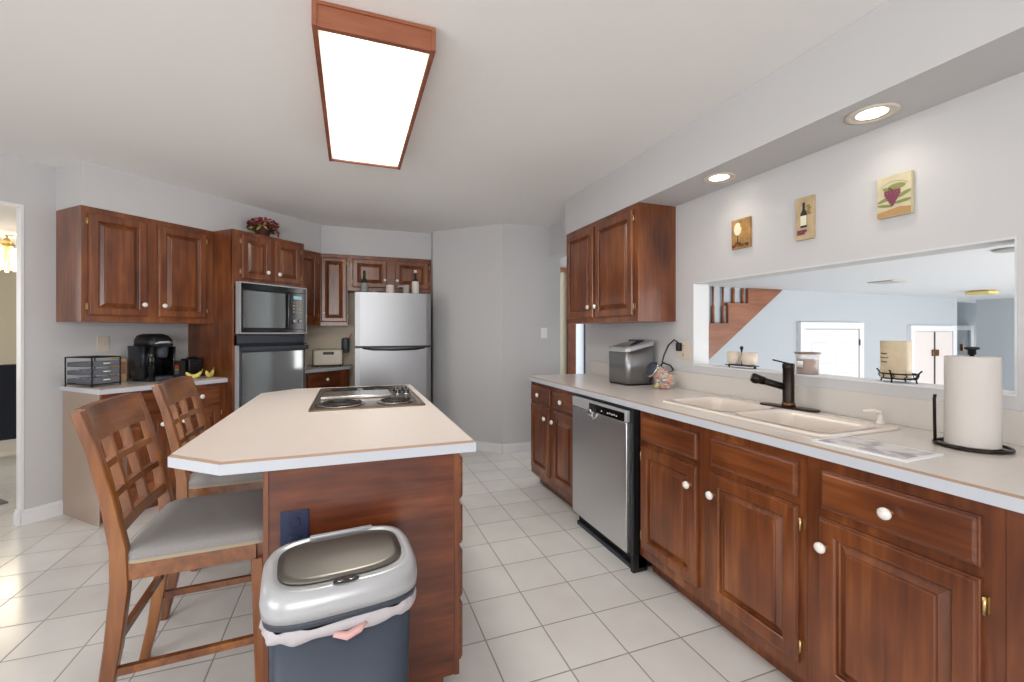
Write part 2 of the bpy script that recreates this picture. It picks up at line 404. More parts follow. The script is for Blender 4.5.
# entry hall beyond the doorway next to the pantry wall
eh = MB().box(1.40, 3.30, 5.62, 5.72, 2.20, H).box(3.20, 4.5, 5.62, 5.72, 0, H).box(1.40, 2.2, 5.62, 5.72, 0, H).box(4.4, 4.5, 3.63, 5.62, 0, H).box(1.40, 1.50, 4.75, 5.62, 0, H)
struct('wall_entry', eh, M['wall'])
d1 = MB().box(2.885, 3.015, 5.56, 5.64, 0, 2.14).box(2.20, 3.20, 5.56, 5.64, 2.14, 2.20).box(2.20, 2.26, 5.56, 5.64, 0, 2.14)
dd = struct('door_1', d1, M['wood'])
part('door_panel', B(2.26, 2.885, 5.60, 5.64, 0, 2.14), M['cream'], dd)
wn = struct('window_3', B(3.165, 3.20, 5.57, 5.64, 0, 2.14), M['dgrey'])
part('pane', B(3.015, 3.165, 5.61, 5.625, 0, 2.14), M['frost'], wn)
# sunken family room seen through the pass-through
FZ, FC = -.66, 1.753
struct('floor_family_room', B(2.183, 13, -1.5, 3.51, FZ-.05, FZ), mat('family_room_carpet', (176, 170, 162), 1.0, noise=.1, nscale=50))
struct('ceiling_family_room', MB().box(2.184, 13, -1.5, 3.51, FC, FC+.05).box(7.745, 10, 3.51, 4.2, FC, FC+.05), M['farceil'])
fw = MB().box(2.184, 7.745, 3.51, 3.62, FZ, FC+.7).box(8.5, 8.6, -1.5, 3.64, FZ, FC).box(7.645, 10.1, 4.0, 4.1, FZ, FC).box(10, 10.1, 3.5, 4.0, FZ, FC).box(8.6, 10.1, 3.5, 3.6, FZ, FC).box(7.64, 7.745, 3.6, 4.1, FZ, FC)
fw.box(2.184, 8.6, -1.6, -1.5, FZ, .1).box(2.184, 3.2, -1.6, -1.5, .1, FC)
struct('wall_family_room', fw, M['farwall'])
struct('trim_2', MB().box(2.059, 2.187, .7815, 2.2425, 1.0725, 1.078), M['trim'])
# pass-through lining (white returns)
struct('trim_3', MB().box(2.061, 2.185, 2.236, 2.2428, 1.0785, 1.6018).box(2.061, 2.185, .7812, 2.236, 1.594, 1.6018).box(2.061, 2.185, .7812, .788, 1.0785, 1.594), mat('opening_lining_paint', (210, 211, 212), .6))
# baseboards
def baseboard(name, p, q, h=.10, t=.014, drop=0.0):
    p, q = Vector(p), Vector(q); d = (q-p).normalized(); n = Vector((d.y, -d.x))
    poly = [p, q, q+n*t, p+n*t]; poly2 = [p, q, q+n*t*.5, p+n*t*.5]
    struct(name, MB().prism([tuple(v) for v in poly], 0, h-.02).prism([tuple(v) for v in poly2], h-.02, h), M['trim'])
baseboard('baseboard_left', L(1.27, WD), L(1.475, WD))
baseboard('baseboard_doorway', L(1.2695, WD+.064), L(1.2695, WD), )
baseboard('baseboard_pantry', (.90, 5.0), (1.508, 4.39))
baseboard('baseboard_far', (1.508, 4.39), (2.183, 4.39))
baseboard('baseboard_right', (2.063, 3.62), (2.063, 3.46))

# ------------------------------------------------------------------ cabinet parts
def rect_rings(mb, x0, x1, z0, z1, prof, m):
    rs = []
    for ins, y in prof:
        rs.append([(x0+ins, y, z0+ins), (x1-ins, y, z0+ins), (x1-ins, y, z1-ins), (x0+ins, y, z1-ins)])
    mb.rings(rs, m, smooth=False)
def panel_door(parent, x0, x1, z0, z1, hinge='L', knob=None, fr=.052, horiz=False, hinges=True):
    """raised-panel door standing 20 mm proud of the face frame (local y=0), with knob and two hinges"""
    mb = MB()
    rect_rings(mb, x0, x1, z0, z1, [(0, -.001), (0, -.014), (.003, -.015), (.005, -.019), (.007, -.0215), (.010, -.0225), (fr-.004, -.0225), (fr-.001, -.0210), (fr+.002, -.018), (fr+.003, -.006), (fr+.008, -.004), (fr+.012, -.006), (fr+.030, -.015), (fr+.031, -.019), (fr+.033, -.0215), (fr+.036, -.0225)], M['wood'])
    d = part('door', mb, M['wood'], parent)
    if hinges:
        for z in (z0+.06, z1-.06):
            xh = x0-.006 if hinge == 'L' else x1+.006
            h = MB().lathe([(.0045, -.022), (.0045, .022)], None, (xh, -.012, z), n=8).box(xh-.006, xh+.006, -.004, 0, z-.02, z+.02)
            part('hinge', h, M['brass'], d)
    if knob: add_knob(d, *knob)
    return d
def add_knob(parent, x, z):
    k = MB()
    k.lathe([(.011, -.0224), (.011, -.024), (.005, -.025), (.005, -.036)], M['agedbrass'], (x, 0, z), 'Y', 14)
    k.lathe([(.006, -.034), (.013, -.037), (.0175, -.043), (.0165, -.050), (.010, -.055), (.002, -.0565)], M['knob'], (x, 0, z), 'Y', 20)
    return part('knob', k, M['knob'], parent)
def drawer(parent, x0, x1, z0, z1, knob=True, name='drawer'):
    mb = MB()
    rect_rings(mb, x0, x1, z0, z1, [(0, -.001), (0, -.014), (.003, -.0150), (.005, -.019), (.008, -.0215), (.012, -.0225)], M['wood_h'])
    d = part(name, mb, M['wood_h'], parent)
    if knob: add_knob(d, (x0+x1)/2 if knob is True else knob, (z0+z1)/2)
    return d
def carcass(parent, w_, z0, z1, depth, holes, toe=False, top=True, m=None, endm=None, name='cabinet_body'):
    """face frame with openings shown as a dark recess behind closed doors, sides, back, bottom"""
    m = m or M['wood']; c = MB(); t = .018
    zb = z0+(.10 if toe else 0)
    c.box(0, w_, 0, .02, zb, z1, m)
    c.box(0, t, .02, depth, zb, z1, endm or m); c.box(w_-t, w_, .02, depth, zb, z1, m)
    c.box(t, w_-t, .02, depth, zb, zb+t, m); c.box(t, w_-t, depth-.01, depth, zb+t, z1, m)
    if top: c.box(t, w_-t, .02, depth-.01, z1-t, z1, m)
    if toe: c.box(0.0, w_, .08, depth, z0, zb, m)
    return part(name, c, m, parent)

# ------------------------------------------------------------------ RIGHT RUN  (front faces -X; local x = towards the camera)
XR = 1.445
def right_root(name, label, cat, y, x=XR, z=0, group=None): return thing(name, label, cat, (x, y, z), R(-90), group)
D = XW-XR-.004
t = right_root('base_cabinet', 'cherry base cabinet left of the dishwasher, two drawers over two narrow doors', 'cabinet', 3.455)
carcass(t, .83, 0, .874, D, None, toe=True)
drawer(t, .035, .400, .718, .842); drawer(t, .455, .800, .718, .842)
panel_door(t, .035, .378, .155, .692, 'L', (.350, .612)); panel_door(t, .460, .800, .155, .692, 'R', (.488, .612))
t = right_root('base_cabinet', 'cherry sink cabinet right of the dishwasher, two false drawer fronts over two doors', 'cabinet', 1.955)
carcass(t, .912, 0, .874, D, None, toe=True, top=False)
drawer(t, .028, .424, .720, .840, knob=False, name='drawer_front'); drawer(t, .503, .885, .720, .840, knob=False, name='drawer_front')
panel_door(t, .028, .422, .155, .692, 'L', (.390, .604)); panel_door(t, .497, .888, .155, .692, 'R', (.524, .604))
t = right_root('base_cabinet', 'cherry base cabinet nearest the camera, single wide drawer over a single door', 'cabinet', 1.042)
carcass(t, .475, 0, .874, D, None, toe=True)
drawer(t, .055, .437, .715, .838, knob=.25); panel_door(t, .048, .437, .155, .685, 'R', (.070, .598))
t = right_root('base_cabinet', 'plain cherry cabinet edge cut off by the right border of the photo', 'cabinet', .566)
carcass(t, .90, 0, .874, D, None, toe=True)
panel_door(t, .08, .82, .155, .842, 'R', (.14, .6))

# dishwasher
t = right_root('dishwasher', 'stainless steel dishwasher with black control strip in the sink counter run', 'dishwasher', 2.622)
part('tub', MB().box(.0, .655, .0, D, .02, .868).box(.02, .66, -.035, 0, .10, .872), M['black'], t)
part('door_panel', MB().box(.012, .622, -.056, -.032, .095, .795, bev=.004), M['steel_dw'], t)
cp = part('control_panel', MB().box(.012, .622, -.058, -.030, .797, .860, bev=.005), M['silver'], t)
part('control_strip', MB().box(.235, .607, -.0595, -.057, .800, .848), M['blackgloss'], cp)
bt = MB()
for k in range(5): bt.box(.44+k*.022, .452+k*.022, -.0605, -.059, .815+.003*(k % 2), .822+.003*(k % 2))
part('status_light', MB().box(.375, .383, -.0605, -.059, .816, .824), M['white'], cp)
part('control_marks', bt, M['white'], cp)
hd = MB().lathe([(.0, -.004), (.05, -.004), (.052, 0)], M['chrome'], (.26, -.058, .79), 'Y', 24, 1, .55)
part('handle', MB().sphere((.235, -.058, .790), .030, M['chrome'], (1, .35, .8)).tube([(.285, -.058, .800), (.292, -.075, .775), (.315, -.078, .765), (.335, -.075, .775), (.342, -.058, .800)], .006, M['silver']), M['chrome'], t)
part('toe_panel', B(.01, .65, .05, .06, .0, .095), M['black'], t)
part('vent_foot', MB().box(.63, .655, -.035, .05, .0, .10), M['black'], t)
part('front_ledge', MB().box(.01, .65, -.02, .05, .0, .022), M['dgrey'], t)

# countertop builder: white edge, brown line, laminate surface
def offset_poly(poly, d):
    n = len(poly); out = []
    ar = sum(poly[i][0]*poly[(i+1) % n][1]-poly[(i+1) % n][0]*poly[i][1] for i in range(n)); sg = 1 if ar > 0 else -1
    for i in range(n):
        p0, p1, p2 = Vector(poly[i-1]), Vector(poly[i]), Vector(poly[(i+1) % n])
        a = (p1-p0).normalized(); b = (p2-p1).normalized()
        na = Vector((-a.y, a.x))*sg; nb = Vector((-b.y, b.x))*sg
        bis = (na+nb).normalized(); out.append(tuple(p1+bis*(d/max(.2, bis.dot(na)))))
    return out
def countertop(parent, poly, top, thick, surf, strip=.007):
    e = MB().prism(poly, top-thick, top-strip*.9, M['lamedge'])
    part('front_edge', e, M['lamedge'], parent)
    p1 = offset_poly(poly, .0005); p2 = offset_poly(poly, strip)
    part('edge_strip', MB().rings([[(x, y, top-strip*.9) for x, y in p1], [(x, y, top-.0004) for x, y in p2]], M['lamstrip'], smooth=False), M['lamstrip'], parent)
    return part('surface', MB().prism(p2, top-.003, top, surf), surf, parent)
t = thing('countertop', 'long pale laminate countertop holding the double sink', 'countertop', (1.74, 1.2, .876))
Y0, Y1 = -1.0, 3.478
def loc_poly(poly, o): return [(x-o[0], y-o[1]) for x, y in poly]
poly = loc_poly([(1.419, Y0), (XW-.003, Y0), (XW-.003, Y1), (1.455, Y1), (1.419, Y1-.03)], (1.74, 1.2))
su = countertop(t, poly, .038, .038, M['lam_r'])
for o in t.children:
    cut = B(1.575-1.74, 1.945-1.74, 1.085-1.2, 1.895-1.2, -.1, .1).build('cut')
    cut.location = (1.74, 1.2, .876)
    bpy.context.view_layer.update()
    boolean_cut(o, [cut])
part('backsplash', MB().box(XW-.020-1.74, XW-.003-1.74, Y0-1.2, Y1-1.2, .038, .150, bev=.002), mat('backsplash_panel', (208, 202, 196), .45), t)

# sink
t = thing('sink', 'almond double bowl drop-in sink below the pass-through', 'sink', (1.757, 1.485, .914))
def bowl(cx, cy, a, b, name):
    m = MB(); rs = []
    for k, (da, z) in enumerate([(.016, .0135), (.004, .012), (-.003, .004), (-.010, -.05), (-.016, -.12), (-.032, -.150), (-.060, -.160)]):
        rs.append(rrect(a+da, b+da, .06, z, 6, cx, cy))
    m.rings(rs, M['sink'], False, True)
    m.lathe([(.042, .0), (.042, .003), (.03, .003), (.02, -.002)], M['chrome'], (cx, cy, -.160), n=20)
    return part(name, m, M['sink'], t)
dk = MB()
rs = [rrect(.2195, .435, .04, .001), rrect(.2195, .435, .04, .006), rrect(.213, .429, .035, .012)]
dk.rings(rs, M['sink'], True, True, smooth=False)
deck = part('rim', dk, M['sink'], t)
cuts = []
for cx, cy, a, b in ((-.022, .215, .155, .185), (-.022, -.205, .155, .20)):
    c = MB().rings([rrect(a+.003, b+.003, .058, -.05, 6, cx, cy), rrect(a+.003, b+.003, .058, .05, 6, cx, cy)]).build('cut'); c.location = t.location; cuts.append(c)
bpy.context.view_layer.update(); boolean_cut(deck, cuts)
bowl(-.022, .215, .155, .185, 'bowl'); bowl(-.022, -.205, .155, .20, 'bowl')

# faucet (oil rubbed bronze, spout reaching up and out over the sink)
t = thing('faucet', 'dark bronze pull-out kitchen faucet on the almond sink', 'faucet', (1.945, 1.497, .926), R(8))
part('deck_plate', MB().rings([rrect(.030, .135, .029, 0), rrect(.030, .135, .029, .006), rrect(.026, .131, .025, .009)]), M['bronze'], t)
part('body', MB().lathe([(.030, .009), (.027, .018), (.0245, .024), (.0245, .185), (.026, .190), (.026, .206), (.022, .212)], n=28), M['bronze'], t)
part('base_ring', MB().lathe([(.0285, .008), (.0285, .022), (.026, .027)], n=28), M['agedbrass'], t, 'worn brass ring')
sp = MB().tube([(-.010, .01, .098), (-.050, .055, .116), (-.072, .080, .126)], [.016, .0165, .0175], n=16)
part('spout', sp, M['bronze'], t)
part('spray_head', MB().tube([(-.068, .076, .124), (-.098, .110, .139), (-.104, .117, .142)], [.020, .023, .018], n=16).tube([(-.092, .102, .134), (-.094, .106, .112)], [.015, .013], n=12), M['bronze'], t)
part('lever', MB().box(-.07, .01, -.008, .008, 0, .007, bev=.003).xf(Matrix.Translation((.0, .0, .207)) @ Matrix.Rotation(R(-48), 4, 'Z') @ Matrix.Rotation(R(14), 4, 'Y')), M['bronze'], t)
# soap pump
t = thing('soap_pump', 'small almond soap pump at the near corner of the sink', 'soap dispenser', (1.945, 1.115, .9265))
part('base', MB().lathe([(.018, 0), (.018, .004), (.009, .010), (.008, .035)], n=18), M['sink'], t)
part('spout', MB().tube([(0, 0, .03), (0, 0, .048), (-.02, .01, .052), (-.055, .03, .048)], [.008, .008, .006, .005], n=10), M['sink'], t)

# ------------------------------------------------------------------ right upper cabinet
t = right_root('wall_cabinet', 'cherry wall cabinet with two doors hanging over the sink counter', 'cabinet', 3.414, 1.758, 0)
carcass(t, 1.014, 1.357, 2.134, .303, None)
panel_door(t, .035, .472, 1.395, 2.098, 'L', (.435, 1.478)); panel_door(t, .503, .974, 1.395, 2.098, 'R', (.540, 1.478))

# ------------------------------------------------------------------ LEFT 45 degree wall
def left_root(name, label, cat, s_, d, z=0, group=None):
    x, y = L(s_, d); return thing(name, label, cat, (x, y, z), R(45), group)
t = left_root('wall_cabinet', 'cherry wall cabinet with two doors above the coffee maker', 'cabinet', 1.442, 3.834)
carcass(t, .846, 1.357, 2.134, .353, None)
panel_door(t, .034, .370, 1.400, 2.095, 'L', (.342, 1.486)); panel_door(t, .440, .785, 1.400, 2.095, 'R', (.470, 1.486))
t = left_root('base_cabinet', 'cherry base cabinet under the coffee maker with a taupe side panel', 'cabinet', 1.482, 3.668)
carcass(t, .806, 0, .874, .515, None, toe=True, endm=M['taupe'])
part('side_panel', MB().box(-.006, 0, .015, .515, 0.0, .874), M['taupe'], t, 'smooth taupe side panel')
drawer(t, .05, .365, .718, .850); drawer(t, .445, .760, .718, .850)
panel_door(t, .05, .365, .155, .692, 'L', (.335, .62)); panel_door(t, .445, .760, .155, .692, 'R', (.475, .62))
P0 = L(1.86, 3.95)
t = thing('countertop', 'short pale countertop under the coffee maker against the left wall', 'countertop', (P0[0], P0[1], .876))
poly = loc_poly([L(1.462, 3.640), L(2.289, 3.640), L(2.289, WD-.002), L(1.462, WD-.002)], P0)
countertop(t, poly, .038, .038, M['lam_r'])

# oven tower
t = left_root('oven_cabinet', 'tall cherry cabinet housing the microwave and wall oven', 'cabinet', 2.290, 3.585)
tb = MB()
wT, dT = .69, .602
tb.box(0, .018, .0, dT, .0, 2.134, M['wood']); tb.box(wT-.018, wT, .0, dT, 0, 2.134, M['wood'])
tb.box(.018, wT-.018, dT-.01, dT, 0, 2.134, M['wood']); tb.box(.018, wT-.018, .02, dT-.01, 2.116, 2.134, M['wood'])
tb.box(.0, wT, -.002, .02, 1.69, 2.134, M['wood']); tb.box(.018, wT-.018, .02, dT-.01, 1.70, 1.712, M['wood']); tb.box(.018, wT-.018, .02, dT-.01, 1.255, 1.267, M['wood'])
tb.box(0, wT, -.002, .02, .10, .47, M['wood']); tb.box(0.018, wT-.018, .08, dT-.01, 0, .45, M['wood'])
part('cabinet_body', tb, M['wood'], t)
panel_door(t, .072, .338, 1.732, 2.105, 'L', (.292, 1.806), fr=.05); panel_door(t, .373, .642, 1.732, 2.105, 'R', (.402, 1.803), fr=.05)
drawer(t, .04, .64, .14, .44)
# built-in microwave
t = left_root('microwave', 'built-in black microwave in a white trim frame above the oven', 'microwave', 2.317, 3.585, 1.272)
fr = MB()
W, Hh = .650, .432
fr.box(0, .012, -.055, -.003, 0, Hh).box(W-.010, W, -.055, -.003, 0, Hh).box(.012, W-.010, -.055, -.003, 0, .010).box(.012, W-.010, -.055, -.003, Hh-.010, Hh)
part('trim_frame', fr, M['silver'], t, 'white metal trim frame')
part('housing', MB().box(.012, W-.01, -.050, -.006, .01, Hh-.01).box(.03, W-.03, .02, .45, .01, Hh-.03).box(.03, W-.03, -.02, .02, .01, Hh-.03), M['black'], t)
dr = part('door', MB().box(.014, .44, -.056, -.050, .040, .372, bev=.002), M['black'], t)
part('window', MB().box(.028, .425, -.0575, -.056, .052, .360), M['darkglass'], dr)
part('handle', MB().box(.432, .470, -.085, -.070, .048, .372, bev=.006).box(.44, .462, -.072, -.05, .06, .09).box(.44, .462, -.072, -.05, .33, .36), M['blackgloss'], dr)
cp = part('control_panel', MB().box(.475, W-.012, -.056, -.050, .040, .372), M['blackgloss'], t)
part('display', MB().box(.505, .590, -.0575, -.056, .318, .348), mat('lit_display', (120, 150, 160), .3, emis=(150, 190, 200), es=.5), cp)
kk = MB()
for r_ in range(4):
    for q in range(3): kk.box(.500+q*.036, .516+q*.036, -.0575, -.056, .195+r_*.028, .207+r_*.028)
part('keypad', kk, mat('keypad_marks', (190, 170, 150), .5), cp)
for q in (.515, .580): part('dial', MB().lathe([(.020, 0), (.018, -.012), (.004, -.014)], None, (q, -.057, .115), 'Y', 20), M['silver'], cp)
part('vent_strip', MB().box(.014, W-.012, -.054, -.050, .378, .420), M['blackgloss'], t); part('vent_strip', MB().box(.014, W-.012, -.054, -.05, .012, .036), M['blackgloss'], t)
# wall oven
t = left_root('wall_oven', 'black built-in wall oven with dark glass door below the microwave', 'oven', 2.310, 3.585, .475)
part('housing', MB().box(.01, .650, -.020, -.004, 0, .785).box(.03, .62, -.004, .5, .02, .76), M['black'], t)
part('control_panel', MB().box(.004, .640, -.036, -.020, .715, .785, bev=.003), M['dgrey'], t)
part('vent_grille', MB().box(.02, .65, -.030, -.02, .690, .705).box(.0, .66, -.050, -.02, .700, .708), M['black'], t)
dr = part('door', MB().box(.018, .652, -.038, -.020, .02, .685, bev=.004), M['dgrey'], t)
part('window', MB().box(.036, .632, -.040, -.038, .06, .640), M['darkglass'], dr)
part('handle', MB().box(.020, .665, -.075, -.055, .652, .690, bev=.006).box(.05, .08, -.06, -.036, .660, .68).box(.60, .63, -.06, -.036, .660, .68), M['dgrey'], dr)
part('side_trim', MB().box(0.0, .016, -.034, -.002, 0, .70).box(.652, .660, -.030, -.002, 0, .70), M['silver'], t, 'pale metal side trim')

# corner and back uppers
t = left_root('wall_cabinet', 'narrow shaded cherry wall cabinet between the oven tower and the corner', 'cabinet', 2.982, 3.834)
carcass(t, .412, 1.357, 2.134, .35, None)
panel_door(t, .035, .370, 1.40, 2.095, 'R', None)
t = thing('wall_cabinet', 'tall narrow cherry wall cabinet beside the refrigerator, single door', 'cabinet', (-.328, 5.134, 0))
carcass(t, .290, 1.357, 2.134, .303, None)
panel_door(t, .022, .282, 1.397, 2.097, 'R', (.052, 1.492), fr=.045)
t = thing('wall_cabinet', 'low wide cherry wall cabinet above the refrigerator, two small doors', 'cabinet', (-.037, 5.134, 0))
carcass(t, .912, 1.745, 2.134, .303, None)
panel_door(t, .050, .415, 1.782, 2.095, 'L', (.392, 1.868)); panel_door(t, .505, .884, 1.782, 2.095, 'R', (.525, 1.868))
t = left_root('base_cabinet', 'cherry base cabinet with a drawer between the oven tower and refrigerator', 'cabinet', 2.982, 3.722)
carcass(t, .713, 0, .874, .265, None, toe=True)
drawer(t, .15, .56, .722, .860, knob=.37); panel_door(t, .15, .56, .155, .692, 'R', (.18, .62))
t = thing('countertop', 'small pale corner countertop under the toaster beside the refrigerator', 'countertop', (-.3, 5.1, .876))
poly = loc_poly([L(2.982, 3.695), L(3.700, 3.695), (.008, 5.437), (-.484, 5.437), L(2.982, WD-.003)], (-.3, 5.1))
countertop(t, poly, .038, .038, M['lam_r'])

# ------------------------------------------------------------------ refrigerator
t = thing('refrigerator', 'stainless steel top-freezer refrigerator in the back alcove', 'refrigerator', (.034, 4.55, 0))
FW = .742
part('body', MB().box(.004, FW-.004, .07, .74, .02, 1.665), mat('fridge_side_grey', (110, 112, 116), .5), t)
def fdoor(z0, z1, name):
    # slightly bowed front
    rs = []; n = 16; prof = []
    for k in range(n+1):
        x = FW*k/n; u = 2*k/n-1; prof.append((x, .012*u*u+.0*x if abs(u) < .97 else .018))
    pl = prof+[(FW, .068), (0, .068)]
    m = MB(); m.rings([[(x, y, z) for x, y in pl] for z in (z0, z1)], M['steel'], smooth=False)
    return part(name, m, M['steel'], t)
f1 = fdoor(1.150, 1.682, 'freezer_door'); f2 = fdoor(.08, 1.128, 'fridge_door')
part('handle', MB().tube([(.07, .0, 1.128), (.16, -.010, 1.116), (.37, -.016, 1.112), (.58, -.010, 1.116), (.68, .0, 1.128)], [.008, .012, .013, .012, .008], n=10), M['black'], f2)
part('gap_trim', MB().box(.006, FW-.006, .02, .06, 1.126, 1.152), M['black'], t)
part('hinge_cover', MB().box(.66, .74, .02, .10, 1.682, 1.696, bev=.004), M['dgrey'], t)
part('toe_grille', B(.01, FW-.01, .05, .07, 0, .08), M['black'], t)
# items on the refrigerator
def bottle(name, label, loc, r, hh, glassm, labm, capm=None, lz=(.05, .12)):
    t = thing(name, label, 'bottle', loc)
    part('glass', MB().lathe([(r*.9, 0), (r, .006), (r, hh*.55), (r*.8, hh*.63), (r*.36, hh*.72), (r*.34, hh*.97), (r*.38, hh)], n=20), glassm, t)
    part('paper_label', MB().lathe([(r+.0008, lz[0]), (r+.0008, lz[1])], n=20, cap=False), labm, t)
    part('cap', MB().lathe([(r*.42, hh*.9), (r*.42, hh*1.01)], n=14), capm or glassm, t)
    return t
dkglass = mat('dark_green_bottle_glass', (22, 26, 20), .08, coat=.6)
whl = mat('white_label_paper', (226, 222, 214), .6)
gl = mat('grey_label_paper', (150, 150, 146), .6)
bottle('bottle', 'dark bottle with grey label at the left end of the refrigerator top', (.128, 4.80, 1.667), .034, .255, dkglass, gl, None, (.04, .13))
bottle('bottle', 'dark wine bottle with a white label at the right end of the refrigerator top', (.650, 4.80, 1.667), .037, .285, dkglass, whl, mat('white_cap', (225, 220, 215), .4), (.02, .165))
t = thing('canister', 'white canister on the middle of the refrigerator top', 'canister', (.385, 4.80, 1.667))
part('body', MB().lathe([(.040, 0), (.042, .01), (.042, .10), (.037, .105)], n=22), mat('milky_ceramic', (226, 214, 204), .4), t)
part('lid', MB().lathe([(.041, .105), (.041, .115), (.03, .119)], n=22), M['white'], t)
t = thing('water_pitcher', 'clear pitcher with a spout beside the white labelled wine bottle', 'pitcher', (.555, 4.82, 1.667))
pg = mat('clear_pitcher_plastic', (214, 214, 210), .15, alpha=.55)
part('body', MB().lathe([(.03, 0), (.032, .01), (.036, .12), (.038, .125)], n=20), pg, t)
part('handle', MB().tube([(-.034, 0, .11), (-.075, 0, .115), (-.085, 0, .09)], .007, n=8), pg, t)
t = thing('glass_bowl', 'low glass dish beside the dark bottle on the refrigerator top', 'dish', (.225, 4.78, 1.667))
part('dish', MB().lathe([(.025, 0), (.03, .008), (.05, .035), (.052, .037), (.048, .036), (.028, .012)], n=22), pg, t)
part('knob', MB().sphere((0, 0, .045), .012), pg, t)

# toaster on corner counter
t = thing('toaster', 'cream and steel toaster on the corner counter beside the refrigerator', 'toaster', (-.235, 5.20, .914), R(3))
part('body', MB().box(-.155, .145, -.085, .085, .012, .185, m=M['cream'], bev=.022, seg=3), M['cream'], t)
part('outline', MB().box(-.160, .150, -.080, .080, .006, .020, m=M['bronze'], bev=.004).box(-.158, -.148, -.082, .082, .02, .176, m=M['bronze']).box(.140, .150, -.078, .082, .02, .176, m=M['bronze']), M['bronze'], t)
part('display', MB().box(-.055, .055, -.0875, -.083, .130, .160), M['black'], t)
part('slot', MB().box(-.12, .11, -.04, -.015, .1845, .1865).box(-.12, .11, .015, .04, .1845, .1865), M['black'], t)
part('foot', MB().box(-.13, -.10, -.06, .06, 0, .01), M['black'], t); part('foot', MB().box(.10, .13, -.06, .06, 0, .01), M['black'], t)
t = thing('cordless_phone', 'dark grey wall phone hanging between the toaster and refrigerator', 'phone', (-.055, 5.41, 1.055))
part('cradle', MB().box(-.05, .035, -.10, .026, .0, .16, bev=.012), M['dgrey'], t)
part('handset', MB().box(-.035, .02, -.125, -.10, .03, .17, bev=.01), M['dgrey'], t)
part('tassel', MB().tube([(.03, -.11, .16), (.05, -.12, .19), (.055, -.12, .215)], .007, n=8), mat('orange_cord', (196, 110, 60), .6), t, 'orange cord end')

# ------------------------------------------------------------------ things on the left counter
x, y = L(1.905, 3.93)
t = thing('coffee_maker', 'black single-cup coffee maker on the left counter', 'coffee maker', (x, y, .914), R(50))
KX, KY = .74, .80
def sq(a, b, z, cx=0, cy=0, e=4.5): return supel(a*KX, b*KY, z, e, 32, cx*KX, cy*KY)
part('body', MB().rings([sq(.118, .05, .0, 0, .07), sq(.122, .055, .12, 0, .07), sq(.125, .06, .24, 0, .07)], smooth=True), M['black'], t)
part('side_shell', MB().rings([sq(.03, .135, 0, -.092, .0), sq(.032, .140, .15, -.098, 0), sq(.034, .145, .26, -.1, 0)]).rings([sq(.014, .135, 0, .105, .0), sq(.014, .140, .15, .11, 0), sq(.014, .145, .26, .11, 0)]), M['blackgloss'], t)
part('brew_head', MB().rings([sq(.10, .135, .255, .01, 0), sq(.125, .145, .27, 0, 0), sq(.12, .14, .315, 0, .005), sq(.10, .115, .345, 0, .015), sq(.06, .075, .36, 0, .02)]), M['black'], t)
part('pod_holder', MB().lathe([(.034, .175), (.043, .19), (.046, .262)], None, (.011, -.068, 0), n=24), M['dgrey'], t)
part('handle', MB().tube([(-.055, -.105, .285), (-.035, -.128, .294), (.025, -.132, .296), (.062, -.118, .290)], [.006, .008, .008, .006], n=10), M['silver'], t, 'silver lift handle')
part('drip_tray', MB().rings([sq(.085, .075, 0, .01, -.09), sq(.085, .075, .035, .01, -.09)]), M['dgrey'], t)
part('water_tank', MB().rings([sq(.022, .10, .02, -.138, .02), sq(.026, .11, .27, -.142, .02)]), mat('smoky_tank', (40, 44, 52), .12, alpha=.8), t)

x, y = L(1.540, 3.92)
t = thing('pod_drawer_rack', 'black wire rack of three coffee pod drawers at the counter end', 'pod rack', (x, y, .914), R(58))
fr = MB()
a_, b_, h_ = .088, .115, .200
for sx in (-1, 1):
    for sy in (-1, 1): fr.tube([(sx*a_, sy*b_, .0), (sx*a_, sy*b_, h_)], .0045, n=8)
for z in (.018, h_):
    for p, q in (((-a_, -b_), (a_, -b_)), ((a_, -b_), (a_, b_)), ((a_, b_), (-a_, b_)), ((-a_, b_), (-a_, -b_))): fr.tube([(*p, z), (*q, z)], .004, n=8)
for k in range(1, 6): fr.tube([(-a_+2*a_*k/6, -b_, h_), (-a_+2*a_*k/6, b_, h_)], .0016, n=6)
part('frame', fr, M['black'], t)
for k in range(3):
    z = .024+k*.056
    d = part('drawer', MB().box(-.081, .081, -.118, -.110, z, z+.040).box(-.081, -.077, -.11, .11, z, z+.03).box(.077, .081, -.11, .11, z, z+.03).box(-.081, .081, -.11, .11, z, z+.003).box(-.081, .081, .106, .11, z, z+.03), M['podgrey'], t)
    part('handle', MB().tube([(-.02, -.118, z+.022), (-.012, -.127, z+.022), (.012, -.127, z+.022), (.02, -.118, z+.022)], .004, n=8), M['white'], d)
    pd = MB()
    for i in range(4):
        for j in range(3): pd.lathe([(.014, 0), (.017, .026), (.018, .028)], None, (-.057+i*.038, -.075+j*.06, z+.004), n=12)
    o = part('coffee_pods', pd, mat('pod_shades', (176, 186, 198) if k < 2 else (130, 110, 170), .35), d)
x, y = L(1.748, 4.07)
t = thing('box', 'tan printed carton standing between the pod rack and coffee maker', 'box', (x, y, .914), R(45))
part('carton', MB().box(-.028, .028, -.05, .05, 0, .175, bev=.002), mat('tan_carton', (206, 172, 134), .7, noise=.25, nscale=30), t)
part('print', MB().box(-.02, .02, -.0515, -.05, .06, .15), mat('tan_carton_print', (168, 120, 90), .7, noise=.4, nscale=70), t)
x, y = L(2.17, 4.075)
t = thing('box', 'dark box with orange and blue stripes behind the coffee maker', 'box', (x, y, .914), R(45))
part('carton', MB().box(-.145, -.01, -.09, .09, 0, .135, bev=.002), mat('dark_carton', (52, 52, 50), .5), t)
